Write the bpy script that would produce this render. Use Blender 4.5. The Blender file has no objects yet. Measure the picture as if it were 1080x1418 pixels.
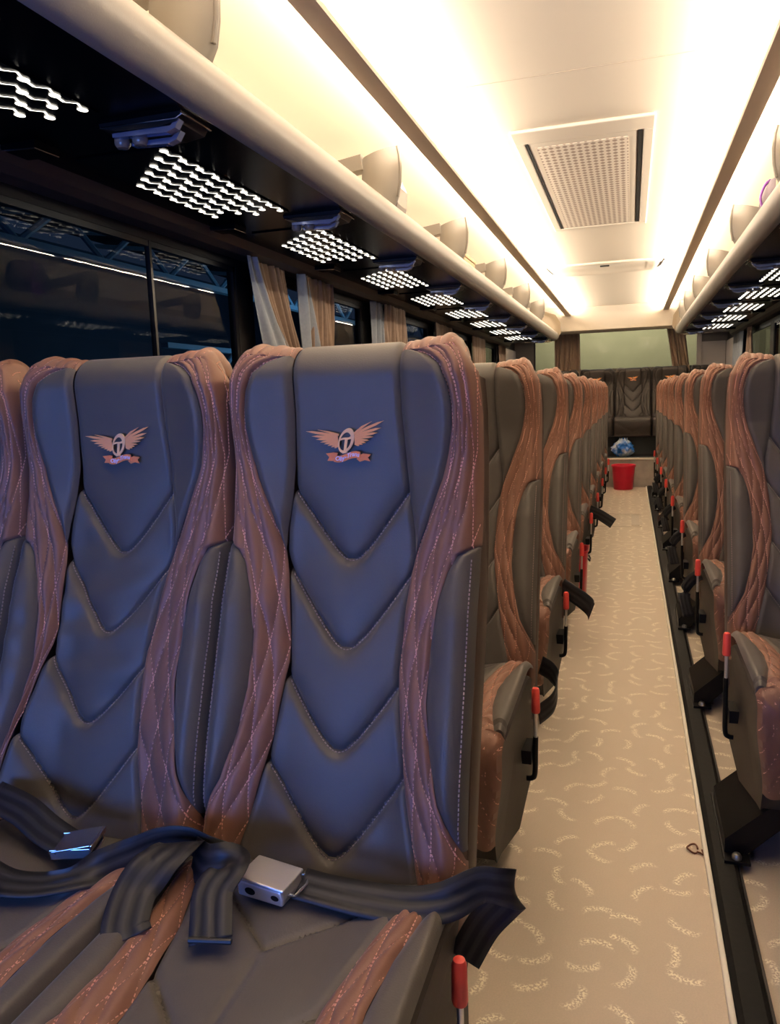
import bpy, math, random
import numpy as np
from mathutils import Matrix, Vector
random.seed(7)
rng = np.random.RandomState(5)
C = bpy.context.scene.collection
PI = math.pi

# ---------------------------------------------------------------- camera
H = 1.1
F = 1050.0
def cam_basis(vp=(873, 540), m=0.035):
    cx, cy = 540., 709.
    yd = np.array([(vp[0]-cx)/F, -(vp[1]-cy)/F, -1.]); yd /= np.linalg.norm(yd)
    q = np.array([(vp[0]+1000-cx)/F, -(vp[1]-1000*m-cy)/F, -1.])
    n = np.cross(q, yd); n /= np.linalg.norm(n)
    if n[1] < 0: n = -n
    xd = np.cross(yd, n)
    return np.array([xd, yd, n])            # rows: world axes in camera coordinates
B_ = cam_basis()
cd = bpy.data.cameras.new('camera'); cam = bpy.data.objects.new('camera', cd); C.objects.link(cam)
mw = Matrix.Identity(4)
for i in range(3):
    for j in range(3): mw[i][j] = B_[i][j]
mw.translation = (0, 0, H)
cam.matrix_world = mw
cd.sensor_fit = 'HORIZONTAL'; cd.sensor_width = 36.0; cd.lens = 36.0*F/1080.0
cd.clip_start = 0.02; cd.clip_end = 200
bpy.context.scene.camera = cam

# ---------------------------------------------------------------- world and lights
w = bpy.data.worlds.new('world'); bpy.context.scene.world = w; w.use_nodes = True
w.node_tree.nodes['Background'].inputs[0].default_value = (0.02, 0.035, 0.07, 1)
w.node_tree.nodes['Background'].inputs[1].default_value = 0.35
vs = bpy.context.scene.view_settings
vs.view_transform = 'Standard'; vs.look = 'None'; vs.exposure = 1.05; vs.gamma = 1.0; vs.use_curve_mapping = False

def area(name, loc, direction, sx, sy, power, col, spread=180):
    l = bpy.data.lights.new(name, 'AREA'); l.shape = 'RECTANGLE'; l.size = sx; l.size_y = sy
    l.energy = power; l.color = col; l.spread = math.radians(spread)
    o = bpy.data.objects.new(name, l); C.objects.link(o); o.location = loc
    d = Vector(direction).normalized()
    up = Vector((0, 1, 0)) if abs(d.y) < .9 else Vector((0, 0, 1))
    x = up.cross(-d).normalized(); y = (-d).cross(x)
    o.matrix_world = Matrix.Translation(loc) @ Matrix((x, y, -d)).transposed().to_4x4()
    return o
WARM = (1.0, .85, .665)
XC = -.172                                   # middle of the roof
DIV_L = [1.52, 2.86, 4.10, 5.42, 6.72, 7.90]; DIV_R = [3.2, 4.45, 5.75, 7.0, 8.1, 8.9]
for nm_, bx_ in (('left', -.725), ('right', 2*XC+.725)):               # LED tape lying on each ceiling baffle, throwing light to both sides
    for dx_ in (-1, 1):
        area('cove_lamp_'+nm_, (bx_+dx_*.024, 4.75, 2.016), (dx_*.70, 0, .50), .012, 9.6, 49 if dx_*bx_ < 0 and nm_ == 'left' or dx_ < 0 and nm_ == 'right' else 25, WARM, 170)
# cool blue light on the front row from an unseen source behind the camera
area('front_blue_light', (-.85, -.75, .86), (.02, 1, -.02), 1.1, .50, 6.4, (.10, .27, 1.0), 130)
# lamps outside the coach
area('depot_lamp_left', (-2.3, 9.0, 1.9), (-1, 0, .28), 9.0, .6, 42, (.18, .55, 1.0))
area('depot_lamp_rear', (-.2, 11.3, 2.7), (0, .35, -1), 2.5, .3, 24, (1, .97, .78))

# ---------------------------------------------------------------- materials
def nodes(name):
    m = bpy.data.materials.new(name); m.use_nodes = True
    nt = m.node_tree
    return m, nt, nt.nodes['Principled BSDF']
def N(nt, t, **kw):
    n = nt.nodes.new(t)
    for k, v in kw.items(): setattr(n, k, v)
    return n
def mat(name, col, rough=.5, metal=0, bump=0, bscale=200, spec=.5, noise=0, nscale=8, sheen=0, coat=0, alpha=1):
    m, nt, p = nodes(name)
    p.inputs['Base Color'].default_value = (*col, 1)
    p.inputs['Roughness'].default_value = rough
    p.inputs['Metallic'].default_value = metal
    p.inputs['Specular IOR Level'].default_value = spec
    if sheen:
        p.inputs['Sheen Weight'].default_value = sheen
        p.inputs['Sheen Roughness'].default_value = .4
    if coat: p.inputs['Coat Weight'].default_value = coat
    tc = N(nt, 'ShaderNodeTexCoord')
    if noise:
        nz = N(nt, 'ShaderNodeTexNoise'); nz.inputs['Scale'].default_value = nscale
        nz.inputs['Detail'].default_value = 4
        nt.links.new(tc.outputs['Object'], nz.inputs['Vector'])
        mx = N(nt, 'ShaderNodeMix', data_type='RGBA')
        mx.inputs['A'].default_value = (*[c*(1-noise) for c in col], 1)
        mx.inputs['B'].default_value = (*[min(1, c*(1+noise)) for c in col], 1)
        nt.links.new(nz.outputs['Fac'], mx.inputs['Factor'])
        nt.links.new(mx.outputs['Result'], p.inputs['Base Color'])
    if bump:
        nb = N(nt, 'ShaderNodeTexNoise'); nb.inputs['Scale'].default_value = bscale
        nb.inputs['Detail'].default_value = 3
        nt.links.new(tc.outputs['Object'], nb.inputs['Vector'])
        bp = N(nt, 'ShaderNodeBump'); bp.inputs['Strength'].default_value = bump
        bp.inputs['Distance'].default_value = .002
        nt.links.new(nb.outputs['Fac'], bp.inputs['Height'])
        nt.links.new(bp.outputs['Normal'], p.inputs['Normal'])
    return m
def emis(name, col, strength):
    m, nt, p = nodes(name)
    p.inputs['Base Color'].default_value = (*col, 1)
    p.inputs['Emission Color'].default_value = (*col, 1)
    p.inputs['Emission Strength'].default_value = strength
    return m

M = {}
M['grey_leather'] = mat('charcoal_leather', (.092, .080, .070), .48, bump=.12, bscale=420, noise=.06, nscale=30, spec=.4, sheen=.12)
M['quilt_leather'] = mat('brown_quilted_leather', (.225, .108, .072), .50, bump=.12, bscale=420, noise=.10, nscale=14, spec=.4, sheen=.1)
M['shell'] = mat('seat_side_leather', (.10, .068, .052), .5, bump=.15, bscale=300)
M['skirt'] = mat('dark_brown_cushion_skirt', (.036, .027, .021), .6, bump=.15, bscale=300)
M['thread_pink'] = mat('salmon_thread', (.68, .34, .25), .7)
M['thread_dark'] = mat('taupe_thread', (.30, .22, .20), .6)
M['black_metal'] = mat('black_painted_metal', (.006, .006, .006), .42, spec=.2)
M['black_plastic'] = mat('black_plastic', (.012, .012, .013), .5)
M['rubber'] = mat('black_rubber_strip', (.009, .0085, .008), .6, spec=.2, bump=.2, bscale=60)
M['red_grip'] = mat('red_plastic_grip', (.85, .085, .07), .38)
M['chrome'] = mat('polished_chrome', (.75, .75, .77), .16, 1)
M['steel'] = mat('brushed_buckle_steel', (.80, .78, .76), .34, .75)
M['white_trim'] = mat('cream_metal_trim', (.84, .80, .70), .35)
M['bolt'] = mat('zinc_bolt', (.7, .68, .62), .3, 1)
M['cream'] = mat('cream_roof_lining', (.74, .66, .55), .62, bump=.05, bscale=500)
M['beige'] = mat('beige_rack_plastic', (.60, .53, .44), .5, bump=.03, bscale=300)
M['tube'] = mat('rack_edge_vinyl', (.30, .275, .25), .38, bump=.06, bscale=350)
M['strip'] = mat('beige_roof_trim', (.52, .44, .35), .6)
M['divider'] = mat('taupe_divider_plastic', (.21, .185, .155), .5)
M['lining'] = mat('tan_rack_lining', (.34, .26, .175), .7)
M['gloss_black'] = mat('glossy_black_panel', (.002, .002, .003), .26, spec=.10)
M['satin_black'] = mat('satin_black_frame', (.012, .012, .014), .35)
M['rail_grey'] = mat('dark_grey_rail', (.035, .03, .03), .42)
M['lamp_blue'] = mat('smoky_lamp_plastic', (.22, .27, .48), .22, .5, coat=.5)
M['slot'] = emis('warm_slot_light', (1.0, .93, .80), 2.2)
M['cove'] = emis('cove_led_tape', (1.0, .86, .62), 6)
M['curtain'] = mat('brown_curtain_cloth', (.36, .245, .17), .8, noise=.18, nscale=60, sheen=.3)
M['curtain_grey'] = mat('blue_grey_curtain_lining', (.33, .36, .40), .8, noise=.15, nscale=80, sheen=.3)
M['dark_wall'] = mat('dark_wall_trim', (.012, .011, .011), .5)
M['side_wall'] = mat('grey_side_wall', (.16, .14, .125), .6)
M['bucket'] = mat('red_bucket_plastic', (.70, .012, .045), .34)
M['bin'] = mat('red_bin_plastic', (.50, .015, .03), .36)
M['pale_panel'] = mat('pale_grey_panel', (.50, .46, .44), .6)
M['step_face'] = mat('marbled_step_vinyl', (.40, .36, .32), .5, noise=.3, nscale=14)
M['step_dark'] = mat('dark_platform_vinyl', (.04, .045, .045), .6)
M['seat_dark'] = mat('dark_bench_leather', (.030, .022, .018), .5, bump=.15, bscale=300)
M['green_wall'] = mat('olive_depot_wall', (.60, .53, .30), .8, noise=.1, nscale=3)
M['truss'] = mat('pale_blue_truss_paint', (.42, .58, .66), .5)
M['depot_dark'] = mat('dark_depot_sheet', (.02, .03, .05), .7, noise=.3, nscale=2)
M['blue_screen'] = emis('cyan_lamp_lens', (.06, .42, .95), 1.6)
M['bag_grey'] = mat('grey_bag_cloth', (.11, .085, .10), .8, noise=.3, nscale=40)
M['bag_purple'] = mat('purple_bag_trim', (.22, .06, .34), .5)
M['tan_box'] = mat('tan_carton', (.33, .24, .13), .7)
M['smoke_plastic'] = mat('smoky_clear_plastic', (.24, .20, .18), .2, coat=.5)
M['logo_orange'] = mat('orange_embroidery', (.95, .27, .09), .5, bump=.5, bscale=900)
M['logo_pink'] = mat('pale_copper_embroidery', (1.0, .42, .16), .5, bump=.5, bscale=900)
M['logo_gold'] = mat('light_gold_embroidery', (1.0, .58, .28), .45, bump=.5, bscale=900)
M['logo_white'] = mat('lilac_white_embroidery', (.78, .66, .88), .5)
M['logo_dark'] = mat('dark_embroidery_edge', (.03, .02, .04), .6)
M['cord_brown'] = mat('brown_cord', (.16, .05, .02), .6)
M['beige_hatch'] = mat('beige_hatch_frame', (.50, .43, .35), .45)

# plastic sack, blue and white in patches
m, nt, p = nodes('blue_white_plastic'); M['sack'] = m
tc = N(nt, 'ShaderNodeTexCoord'); nz = N(nt, 'ShaderNodeTexNoise'); nz.inputs['Scale'].default_value = 11; nz.inputs['Detail'].default_value = 2
cr = N(nt, 'ShaderNodeValToRGB'); cr.color_ramp.elements[0].position = .44; cr.color_ramp.elements[0].color = (.02, .16, .60, 1)
cr.color_ramp.elements[1].position = .62; cr.color_ramp.elements[1].color = (.55, .62, .72, 1)
nt.links.new(tc.outputs['Object'], nz.inputs['Vector']); nt.links.new(nz.outputs['Fac'], cr.inputs['Fac']); nt.links.new(cr.outputs['Color'], p.inputs['Base Color'])
p.inputs['Roughness'].default_value = .25

# seat belt webbing: ribs along the strap, from the UV map
m, nt, p = nodes('seat_belt_webbing'); M['webbing'] = m
uv = N(nt, 'ShaderNodeUVMap'); sx = N(nt, 'ShaderNodeSeparateXYZ')
mu = N(nt, 'ShaderNodeMath', operation='MULTIPLY'); mu.inputs[1].default_value = 2*PI*3
sn = N(nt, 'ShaderNodeMath', operation='SINE')
mr = N(nt, 'ShaderNodeMapRange'); mr.inputs['From Min'].default_value = -.4; mr.inputs['From Max'].default_value = .6
mx = N(nt, 'ShaderNodeMix', data_type='RGBA'); mx.inputs['A'].default_value = (.012, .012, .014, 1); mx.inputs['B'].default_value = (.030, .028, .030, 1)
bp = N(nt, 'ShaderNodeBump'); bp.inputs['Strength'].default_value = .5; bp.inputs['Distance'].default_value = .001
for a, b in ((uv.outputs[0], sx.inputs[0]), (sx.outputs['X'], mu.inputs[0]), (mu.outputs[0], sn.inputs[0]), (sn.outputs[0], mr.inputs['Value']),
             (mr.outputs[0], mx.inputs['Factor']), (mx.outputs['Result'], p.inputs['Base Color']), (sn.outputs[0], bp.inputs['Height']), (bp.outputs[0], p.inputs['Normal'])):
    nt.links.new(a, b)
p.inputs['Roughness'].default_value = .5; p.inputs['Specular IOR Level'].default_value = .35

# perforated return-air grille
m, nt, p = nodes('perforated_vent_mesh'); M['perforated'] = m
tc = N(nt, 'ShaderNodeTexCoord'); sx = N(nt, 'ShaderNodeSeparateXYZ'); nt.links.new(tc.outputs['Object'], sx.inputs[0])
def wave(out, k):
    a = N(nt, 'ShaderNodeMath', operation='MULTIPLY'); a.inputs[1].default_value = k; nt.links.new(out, a.inputs[0])
    b = N(nt, 'ShaderNodeMath', operation='SINE'); nt.links.new(a.outputs[0], b.inputs[0]); return b
a = wave(sx.outputs['X'], 2*PI/.0265); b = wave(sx.outputs['Y'], 2*PI/.040)
ab = N(nt, 'ShaderNodeMath', operation='ADD'); nt.links.new(a.outputs[0], ab.inputs[0]); nt.links.new(b.outputs[0], ab.inputs[1])
gt = N(nt, 'ShaderNodeMapRange'); gt.inputs['From Min'].default_value = .1; gt.inputs['From Max'].default_value = .5; nt.links.new(ab.outputs[0], gt.inputs['Value'])
mx = N(nt, 'ShaderNodeMix', data_type='RGBA'); mx.inputs['A'].default_value = (.86, .77, .66, 1); mx.inputs['B'].default_value = (.42, .32, .25, 1)
nt.links.new(gt.outputs[0], mx.inputs['Factor']); nt.links.new(mx.outputs['Result'], p.inputs['Base Color'])

# floor vinyl: beige with speckled curved flecks
def floor_mat(name, base, fleck, scale=11.2):
    m, nt, p = nodes(name)
    L = nt.links.new
    tc = N(nt, 'ShaderNodeTexCoord')
    acc = None
    for off, sc in (((0, 0, 0), scale),):
        mp = N(nt, 'ShaderNodeMapping'); mp.inputs['Location'].default_value = off; L(tc.outputs['Object'], mp.inputs['Vector'])
        vo = N(nt, 'ShaderNodeTexVoronoi'); vo.voronoi_dimensions = '2D'; vo.inputs['Scale'].default_value = sc; vo.inputs['Randomness'].default_value = .42
        L(mp.outputs[0], vo.inputs['Vector'])
        # local vector from the cell's point, in cell units
        su = N(nt, 'ShaderNodeVectorMath', operation='SUBTRACT'); L(mp.outputs[0], su.inputs[0]); L(vo.outputs['Position'], su.inputs[1])
        sc_ = N(nt, 'ShaderNodeVectorMath', operation='SCALE'); sc_.inputs['Scale'].default_value = sc; L(su.outputs[0], sc_.inputs[0])
        fl = N(nt, 'ShaderNodeVectorMath', operation='MULTIPLY'); fl.inputs[1].default_value = (1, 1, 0); L(sc_.outputs[0], fl.inputs[0])
        # per-cell angle
        sc2 = N(nt, 'ShaderNodeSeparateColor'); L(vo.outputs['Color'], sc2.inputs[0])
        an = N(nt, 'ShaderNodeMath', operation='MULTIPLY'); an.inputs[1].default_value = 2*PI; L(sc2.outputs[0], an.inputs[0])
        ro = N(nt, 'ShaderNodeVectorRotate'); ro.rotation_type = 'Z_AXIS'; L(fl.outputs[0], ro.inputs['Vector']); L(an.outputs[0], ro.inputs['Angle'])
        # shift so the arc passes through the middle of the cell: centre of circle at (0,-.55)
        ad = N(nt, 'ShaderNodeVectorMath', operation='ADD'); ad.inputs[1].default_value = (0, .62, 0); L(ro.outputs[0], ad.inputs[0])
        ln = N(nt, 'ShaderNodeVectorMath', operation='LENGTH'); L(ad.outputs[0], ln.inputs[0])
        d = N(nt, 'ShaderNodeMath', operation='SUBTRACT'); d.inputs[1].default_value = .62; L(ln.outputs['Value'], d.inputs[0])
        ab_ = N(nt, 'ShaderNodeMath', operation='ABSOLUTE'); L(d.outputs[0], ab_.inputs[0])
        w1 = N(nt, 'ShaderNodeMapRange'); w1.inputs['From Min'].default_value = .125; w1.inputs['From Max'].default_value = .04; L(ab_.outputs[0], w1.inputs['Value'])
        sp = N(nt, 'ShaderNodeSeparateXYZ'); L(ro.outputs[0], sp.inputs[0])
        ax = N(nt, 'ShaderNodeMath', operation='ABSOLUTE'); L(sp.outputs['X'], ax.inputs[0])
        w2 = N(nt, 'ShaderNodeMapRange'); w2.inputs['From Min'].default_value = .42; w2.inputs['From Max'].default_value = .30; L(ax.outputs[0], w2.inputs['Value'])
        w3 = N(nt, 'ShaderNodeMath', operation='MULTIPLY'); L(w1.outputs[0], w3.inputs[0]); L(w2.outputs[0], w3.inputs[1])
        if acc is None: acc = w3
        else:
            mxx = N(nt, 'ShaderNodeMath', operation='MAXIMUM'); L(acc.outputs[0], mxx.inputs[0]); L(w3.outputs[0], mxx.inputs[1]); acc = mxx
    sk = N(nt, 'ShaderNodeTexNoise'); sk.inputs['Scale'].default_value = 210; sk.inputs['Detail'].default_value = 1; L(tc.outputs['Object'], sk.inputs['Vector'])
    th = N(nt, 'ShaderNodeMapRange'); th.inputs['From Min'].default_value = .47; th.inputs['From Max'].default_value = .53; L(sk.outputs['Fac'], th.inputs['Value'])
    mm = N(nt, 'ShaderNodeMath', operation='MULTIPLY'); L(acc.outputs[0], mm.inputs[0]); L(th.outputs[0], mm.inputs[1])
    nz = N(nt, 'ShaderNodeTexNoise'); nz.inputs['Scale'].default_value = 300; L(tc.outputs['Object'], nz.inputs['Vector'])
    mb = N(nt, 'ShaderNodeMix', data_type='RGBA'); mb.inputs['A'].default_value = (*[c*.88 for c in base], 1); mb.inputs['B'].default_value = (*[c*1.12 for c in base], 1)
    L(nz.outputs['Fac'], mb.inputs['Factor'])
    mx = N(nt, 'ShaderNodeMix', data_type='RGBA'); mx.inputs['B'].default_value = (*fleck, 1)
    L(mb.outputs['Result'], mx.inputs['A']); L(mm.outputs[0], mx.inputs['Factor']); L(mx.outputs['Result'], p.inputs['Base Color'])
    p.inputs['Roughness'].default_value = .5
    return m
M['floor'] = floor_mat('beige_flecked_vinyl', (.56, .47, .37), (.92, .85, .68))

# window glass: mostly clear, reflects at glancing angles
m, nt, p = nodes('tinted_window_glass'); M['glass'] = m
nt.nodes.remove(p); out = nt.nodes['Material Output']
tr = N(nt, 'ShaderNodeBsdfTransparent'); tr.inputs[0].default_value = (.72, .74, .76, 1)
gl = N(nt, 'ShaderNodeBsdfGlossy'); gl.inputs['Roughness'].default_value = .01; gl.inputs['Color'].default_value = (.27, .27, .27, 1)
fr = N(nt, 'ShaderNodeFresnel'); fr.inputs['IOR'].default_value = 1.5
ms = N(nt, 'ShaderNodeMixShader')
ge = N(nt, 'ShaderNodeNewGeometry'); iv = N(nt, 'ShaderNodeMath', operation='SUBTRACT'); iv.inputs[0].default_value = 1; nt.links.new(ge.outputs['Backfacing'], iv.inputs[1])
mf = N(nt, 'ShaderNodeMath', operation='MULTIPLY'); nt.links.new(fr.outputs[0], mf.inputs[0]); nt.links.new(iv.outputs[0], mf.inputs[1])   # one reflection per pane, at its front face
nt.links.new(mf.outputs[0], ms.inputs[0]); nt.links.new(tr.outputs[0], ms.inputs[1]); nt.links.new(gl.outputs[0], ms.inputs[2]); nt.links.new(ms.outputs[0], out.inputs[0])

# ---------------------------------------------------------------- mesh helpers
class MB:
    def __init__(s): s.v = []; s.f = []; s.uv = None
    def add(s, vs, fs):
        o = len(s.v); s.v += [tuple(map(float, v)) for v in vs]; s.f += [tuple(i+o for i in f) for f in fs]
    def box(s, x0, x1, y0, y1, z0, z1):
        s.add([(x, y, z) for x in (x0, x1) for y in (y0, y1) for z in (z0, z1)],
              [(0, 1, 3, 2), (4, 6, 7, 5), (0, 4, 5, 1), (2, 3, 7, 6), (0, 2, 6, 4), (1, 5, 7, 3)])
    def obox(s, c, ax, ay, az):
        c, ax, ay, az = map(np.array, (c, ax, ay, az))
        s.add([c+i*ax+j*ay+k*az for i in (-1, 1) for j in (-1, 1) for k in (-1, 1)],
              [(0, 1, 3, 2), (4, 6, 7, 5), (0, 4, 5, 1), (2, 3, 7, 6), (0, 2, 6, 4), (1, 5, 7, 3)])
    def grid(s, P, close_u=False, close_v=False):
        P = np.array(P, float); n, m = P.shape[:2]; o = len(s.v)
        s.v += [tuple(q) for q in P.reshape(-1, 3).tolist()]
        for i in range(n if close_u else n-1):
            for j in range(m if close_v else m-1):
                i2 = (i+1) % n; j2 = (j+1) % m
                s.f.append((o+i*m+j, o+i*m+j2, o+i2*m+j2, o+i2*m+j))
    def tube(s, pts, r, n=10, caps=True, closed=False):
        pts = [np.array(q, float) for q in pts]; N_ = len(pts)
        rr = r if hasattr(r, '__len__') else [r]*N_
        T = []
        for i in range(N_):
            a = pts[(i-1) % N_] if (closed or i > 0) else pts[0]
            b = pts[(i+1) % N_] if (closed or i < N_-1) else pts[-1]
            t = b-a; T.append(t/np.linalg.norm(t))
        u = np.cross(T[0], [0, 0, 1.]);
        if np.linalg.norm(u) < .1: u = np.cross(T[0], [1., 0, 0])
        u /= np.linalg.norm(u); rings = []
        for i in range(N_):
            u = u-T[i]*(u@T[i]); u /= np.linalg.norm(u); v = np.cross(T[i], u)
            rings.append([pts[i]+rr[i]*(math.cos(a)*u+math.sin(a)*v) for a in np.linspace(0, 2*PI, n, endpoint=False)])
        o = len(s.v)
        s.grid(rings, close_u=closed, close_v=True)
        if caps and not closed:
            s.f.append(tuple(o+j for j in range(n))[::-1]); s.f.append(tuple(o+(N_-1)*n+j for j in range(n)))
    def lathe(s, prof, c=(0, 0, 0), n=32):
        s.grid([[(c[0]+r*math.cos(a), c[1]+r*math.sin(a), c[2]+z) for a in np.linspace(0, 2*PI, n, endpoint=False)] for r, z in prof], close_v=True)
    def prism(s, poly, fn):
        """poly: 2-D outline, fn(p, k) -> 3-D point for k = 0, 1"""
        n = len(poly); o = len(s.v)
        s.v += [tuple(map(float, fn(p, 0))) for p in poly]+[tuple(map(float, fn(p, 1))) for p in poly]
        s.f.append(tuple(range(o, o+n))[::-1]); s.f.append(tuple(range(o+n, o+2*n)))
        for i in range(n): s.f.append((o+i, o+(i+1) % n, o+n+(i+1) % n, o+n+i))
    def mesh(s, name, material, smooth=True, sharp=None):
        me = bpy.data.meshes.new(name); me.from_pydata(s.v, [], s.f); me.update()
        import bmesh
        b = bmesh.new(); b.from_mesh(me); bmesh.ops.recalc_face_normals(b, faces=b.faces) if sharp != 'keep' else None
        b.to_mesh(me); b.free()
        if smooth:
            me.shade_smooth()
            if sharp is None or sharp == 'auto': me.set_sharp_from_angle(angle=math.radians(42))
        if s.uv is not None:
            ul = me.uv_layers.new(name='UVMap')
            for lp in me.loops: ul.data[lp.index].uv = s.uv[lp.vertex_index]
        me.materials.append(material)
        return me
    def build(s, name, material, parent=None, **kw):
        return link(name, s.mesh(name, material, **kw), parent)
def link(name, me, parent=None):
    o = bpy.data.objects.new(name, me); C.objects.link(o)
    if parent is not None: o.parent = parent
    return o
def bevel(o, w=.002, seg=2):
    b = o.modifiers.new('bevel', 'BEVEL'); b.width = w; b.segments = seg; b.limit_method = 'ANGLE'
    return o
def empty(name, loc=(0, 0, 0), rz=0):
    o = bpy.data.objects.new(name, None); C.objects.link(o); o.location = loc; o.rotation_euler = (0, 0, rz); o.empty_display_size = .05
    return o
def tag(o, label=None, cat=None, group=None, kind=None):
    if label: o['label'] = label
    if cat: o['category'] = cat
    if group: o['group'] = group
    if kind: o['kind'] = kind
    return o
def struct(o, label=None): o['kind'] = 'structure'; o['label'] = label or o.name.replace('_', ' '); return o
def copy_tree(o, parent=None):
    c = o.copy(); C.objects.link(c); c.parent = parent
    for ch in list(o.children): copy_tree(ch, c)
    return c
ORD = ['first', 'second', 'third', 'fourth', 'fifth', 'sixth', 'seventh', 'eighth', 'ninth', 'tenth', 'eleventh', 'twelfth']
def ss(a, b, x):
    t = np.clip((x-a)/(b-a), 0, 1); return t*t*(3-2*t)
def catmull(pts, n=8):
    P = [np.array(p, float) for p in pts]; P = [2*P[0]-P[1]]+P+[2*P[-1]-P[-2]]; out = []
    for i in range(1, len(P)-2):
        for k in range(n):
            t = k/n
            out.append(.5*((2*P[i])+(-P[i-1]+P[i+1])*t+(2*P[i-1]-5*P[i]+4*P[i+1]-P[i+2])*t*t+(-P[i-1]+3*P[i]-3*P[i+1]+P[i+2])*t**3))
    out.append(P[-2]); return out

# ---------------------------------------------------------------- the shell of the coach
XL, XR = -1.47, 2*XC+1.47        # side walls
YF, YB = -1.6, 10.3
ZC = 2.09
def mir(x): return 2*XC-x
f = MB(); f.box(XL, XR, YF, 9.05, -.05, 0); struct(f.build('floor', M['floor'], smooth=False), 'beige vinyl floor with pale curved flecks')
# roof lining: flat middle, coves curving down behind the racks
prof = [(-.74, ZC), (-.80, ZC+.005), (-.95, ZC+.005), (-1.10, ZC-.005), (-1.22, ZC-.03), (-1.32, ZC-.085), (-1.38, ZC-.16), (-1.41, ZC-.25), (-1.415, 1.72)]
prof = [(-.172, ZC+.0)]+prof
full = [(mir(x), z) for x, z in prof[::-1]][:-1]+prof
g = MB(); g.grid([[(x, y, z) for x, z in full] for y in np.linspace(YF, 9.62, 3)])
g.grid([[(x, y, z+.03) for x, z in full] for y in np.linspace(YF, 9.62, 3)])
struct(g.build('ceiling', M['cream'], sharp='auto'), 'cream roof lining with lit coves')
t = MB(); t.box(-.60, .26, 2.600, 2.603, ZC-.0012, ZC+.001); struct(t.build('trim_1', M['strip'], smooth=False), 'thin joint across the cream ceiling')
for k, xm in enumerate((-.725, mir(-.725))):
    t = MB(); t.prism([(xm-.034, 2.012), (xm-.030, 2.003), (xm+.030, 2.003), (xm+.034, 2.012)], lambda p, e: (p[0], YF if e == 0 else 9.60, p[1]))
    for yy in np.arange(-1.4, 9.6, 1.1): t.box(xm-.006, xm+.006, yy-.01, yy+.01, 2.010, ZC+.003)
    struct(t.build('trim_%d' % (k+2), M['strip'], smooth=False), 'beige light baffle along the %s of the ceiling' % ('left', 'right')[k])
# rear valance under the roof end
v = MB(); pv = [(9.55, ZC+.03), (9.53, ZC-.005), (9.56, ZC-.03), (9.62, ZC-.10), (9.64, 1.83), (9.70, 1.80), (9.75, 1.80), (9.75, ZC+.03)]
v.prism(pv, lambda p, e: (XL+.03 if e == 0 else XR-.03, p[0], p[1]))
struct(v.build('trim_4', M['beige']), 'beige moulded panel where the ceiling ends at the rear')

def wall_with_windows(name, x, sgn, holes, y0, y1, z0, z1, material, label, thick=.04):
    """a side wall as solid boxes between the window holes"""
    b = MB(); xs = sorted((x, x+sgn*thick)); cur = y0
    for (a, c, d, e) in holes:
        b.box(*xs, cur, a, z0, z1); b.box(*xs, a, c, z0, d); b.box(*xs, a, c, e, z1); cur = c
    b.box(*xs, cur, y1, z0, z1)
    return struct(b.build(name, material, smooth=False), label)
LW = [(-.9, 1.05), (1.09, 2.74), (2.86, 4.20), (4.36, 5.72), (5.88, 7.22), (7.38, 8.74)]
RW = [(-.6, 1.00), (1.10, 2.50), (2.62, 4.00), (4.15, 5.55), (5.70, 7.10), (7.25, 8.55)]
wall_with_windows('wall_left', XL, -1, [(a, b, .92, 1.625) for a, b in LW], YF, YB, 0, 2.1, M['dark_wall'], 'dark left side wall with windows')
wall_with_windows('wall_right', XR, 1, [(a, b, .92, 1.625) for a, b in RW], YF, YB, 0, 2.1, M['dark_wall'], 'dark right side wall with windows')
wn = 0
for x, W in ((XL-.012, LW), (XR+.012, RW)):
    for a, b in W:
        wn += 1
        g = MB(); g.box(x-.003, x+.003, a, b, .92, 1.625)
        o = struct(g.build('window_%d' % wn, M['glass'], smooth=False), 'side window pane')
        fr = MB()
        for (p, q, r, s_) in ((a, a+.018, .92, 1.625), (b-.018, b, .92, 1.625), (a, b, 1.607, 1.625), (a, b, .92, .94)):
            fr.box(x-.01, x+.01, p, q, r, s_)
        if wn == 2: fr.box(x-.006, x+.012, 2.178, 2.190, .92, 1.625)
        fr.build('window_frame', M['satin_black'], o, smooth=False)
# rear wall with one wide window
b = MB(); b.box(XL, XR, YB, YB+.05, 0, 1.38); b.box(XL, XR, YB, YB+.05, 1.96, 2.1); b.box(XL, -1.22, YB, YB+.05, 1.38, 1.96); b.box(.80, XR, YB, YB+.05, 1.38, 1.96)
struct(b.build('wall_back', M['side_wall'], smooth=False), 'grey rear wall around the rear window')
g = MB(); g.box(-1.22, .80, YB+.02, YB+.026, 1.38, 1.96); o = struct(g.build('window_20', M['glass'], smooth=False), 'wide rear window pane')
fr = MB(); fr.box(-1.22, -1.20, YB, YB+.03, 1.38, 1.96); fr.box(.78, .80, YB, YB+.03, 1.38, 1.96); fr.build('window_frame', M['satin_black'], o, smooth=False)
b = MB(); b.box(XL, XR, YF-.05, YF, 0, .75); b.box(XL, XR, YF-.05, YF, 1.95, 2.1); struct(b.build('wall_front', M['dark_wall'], smooth=False), 'front wall below the windscreen')
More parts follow.
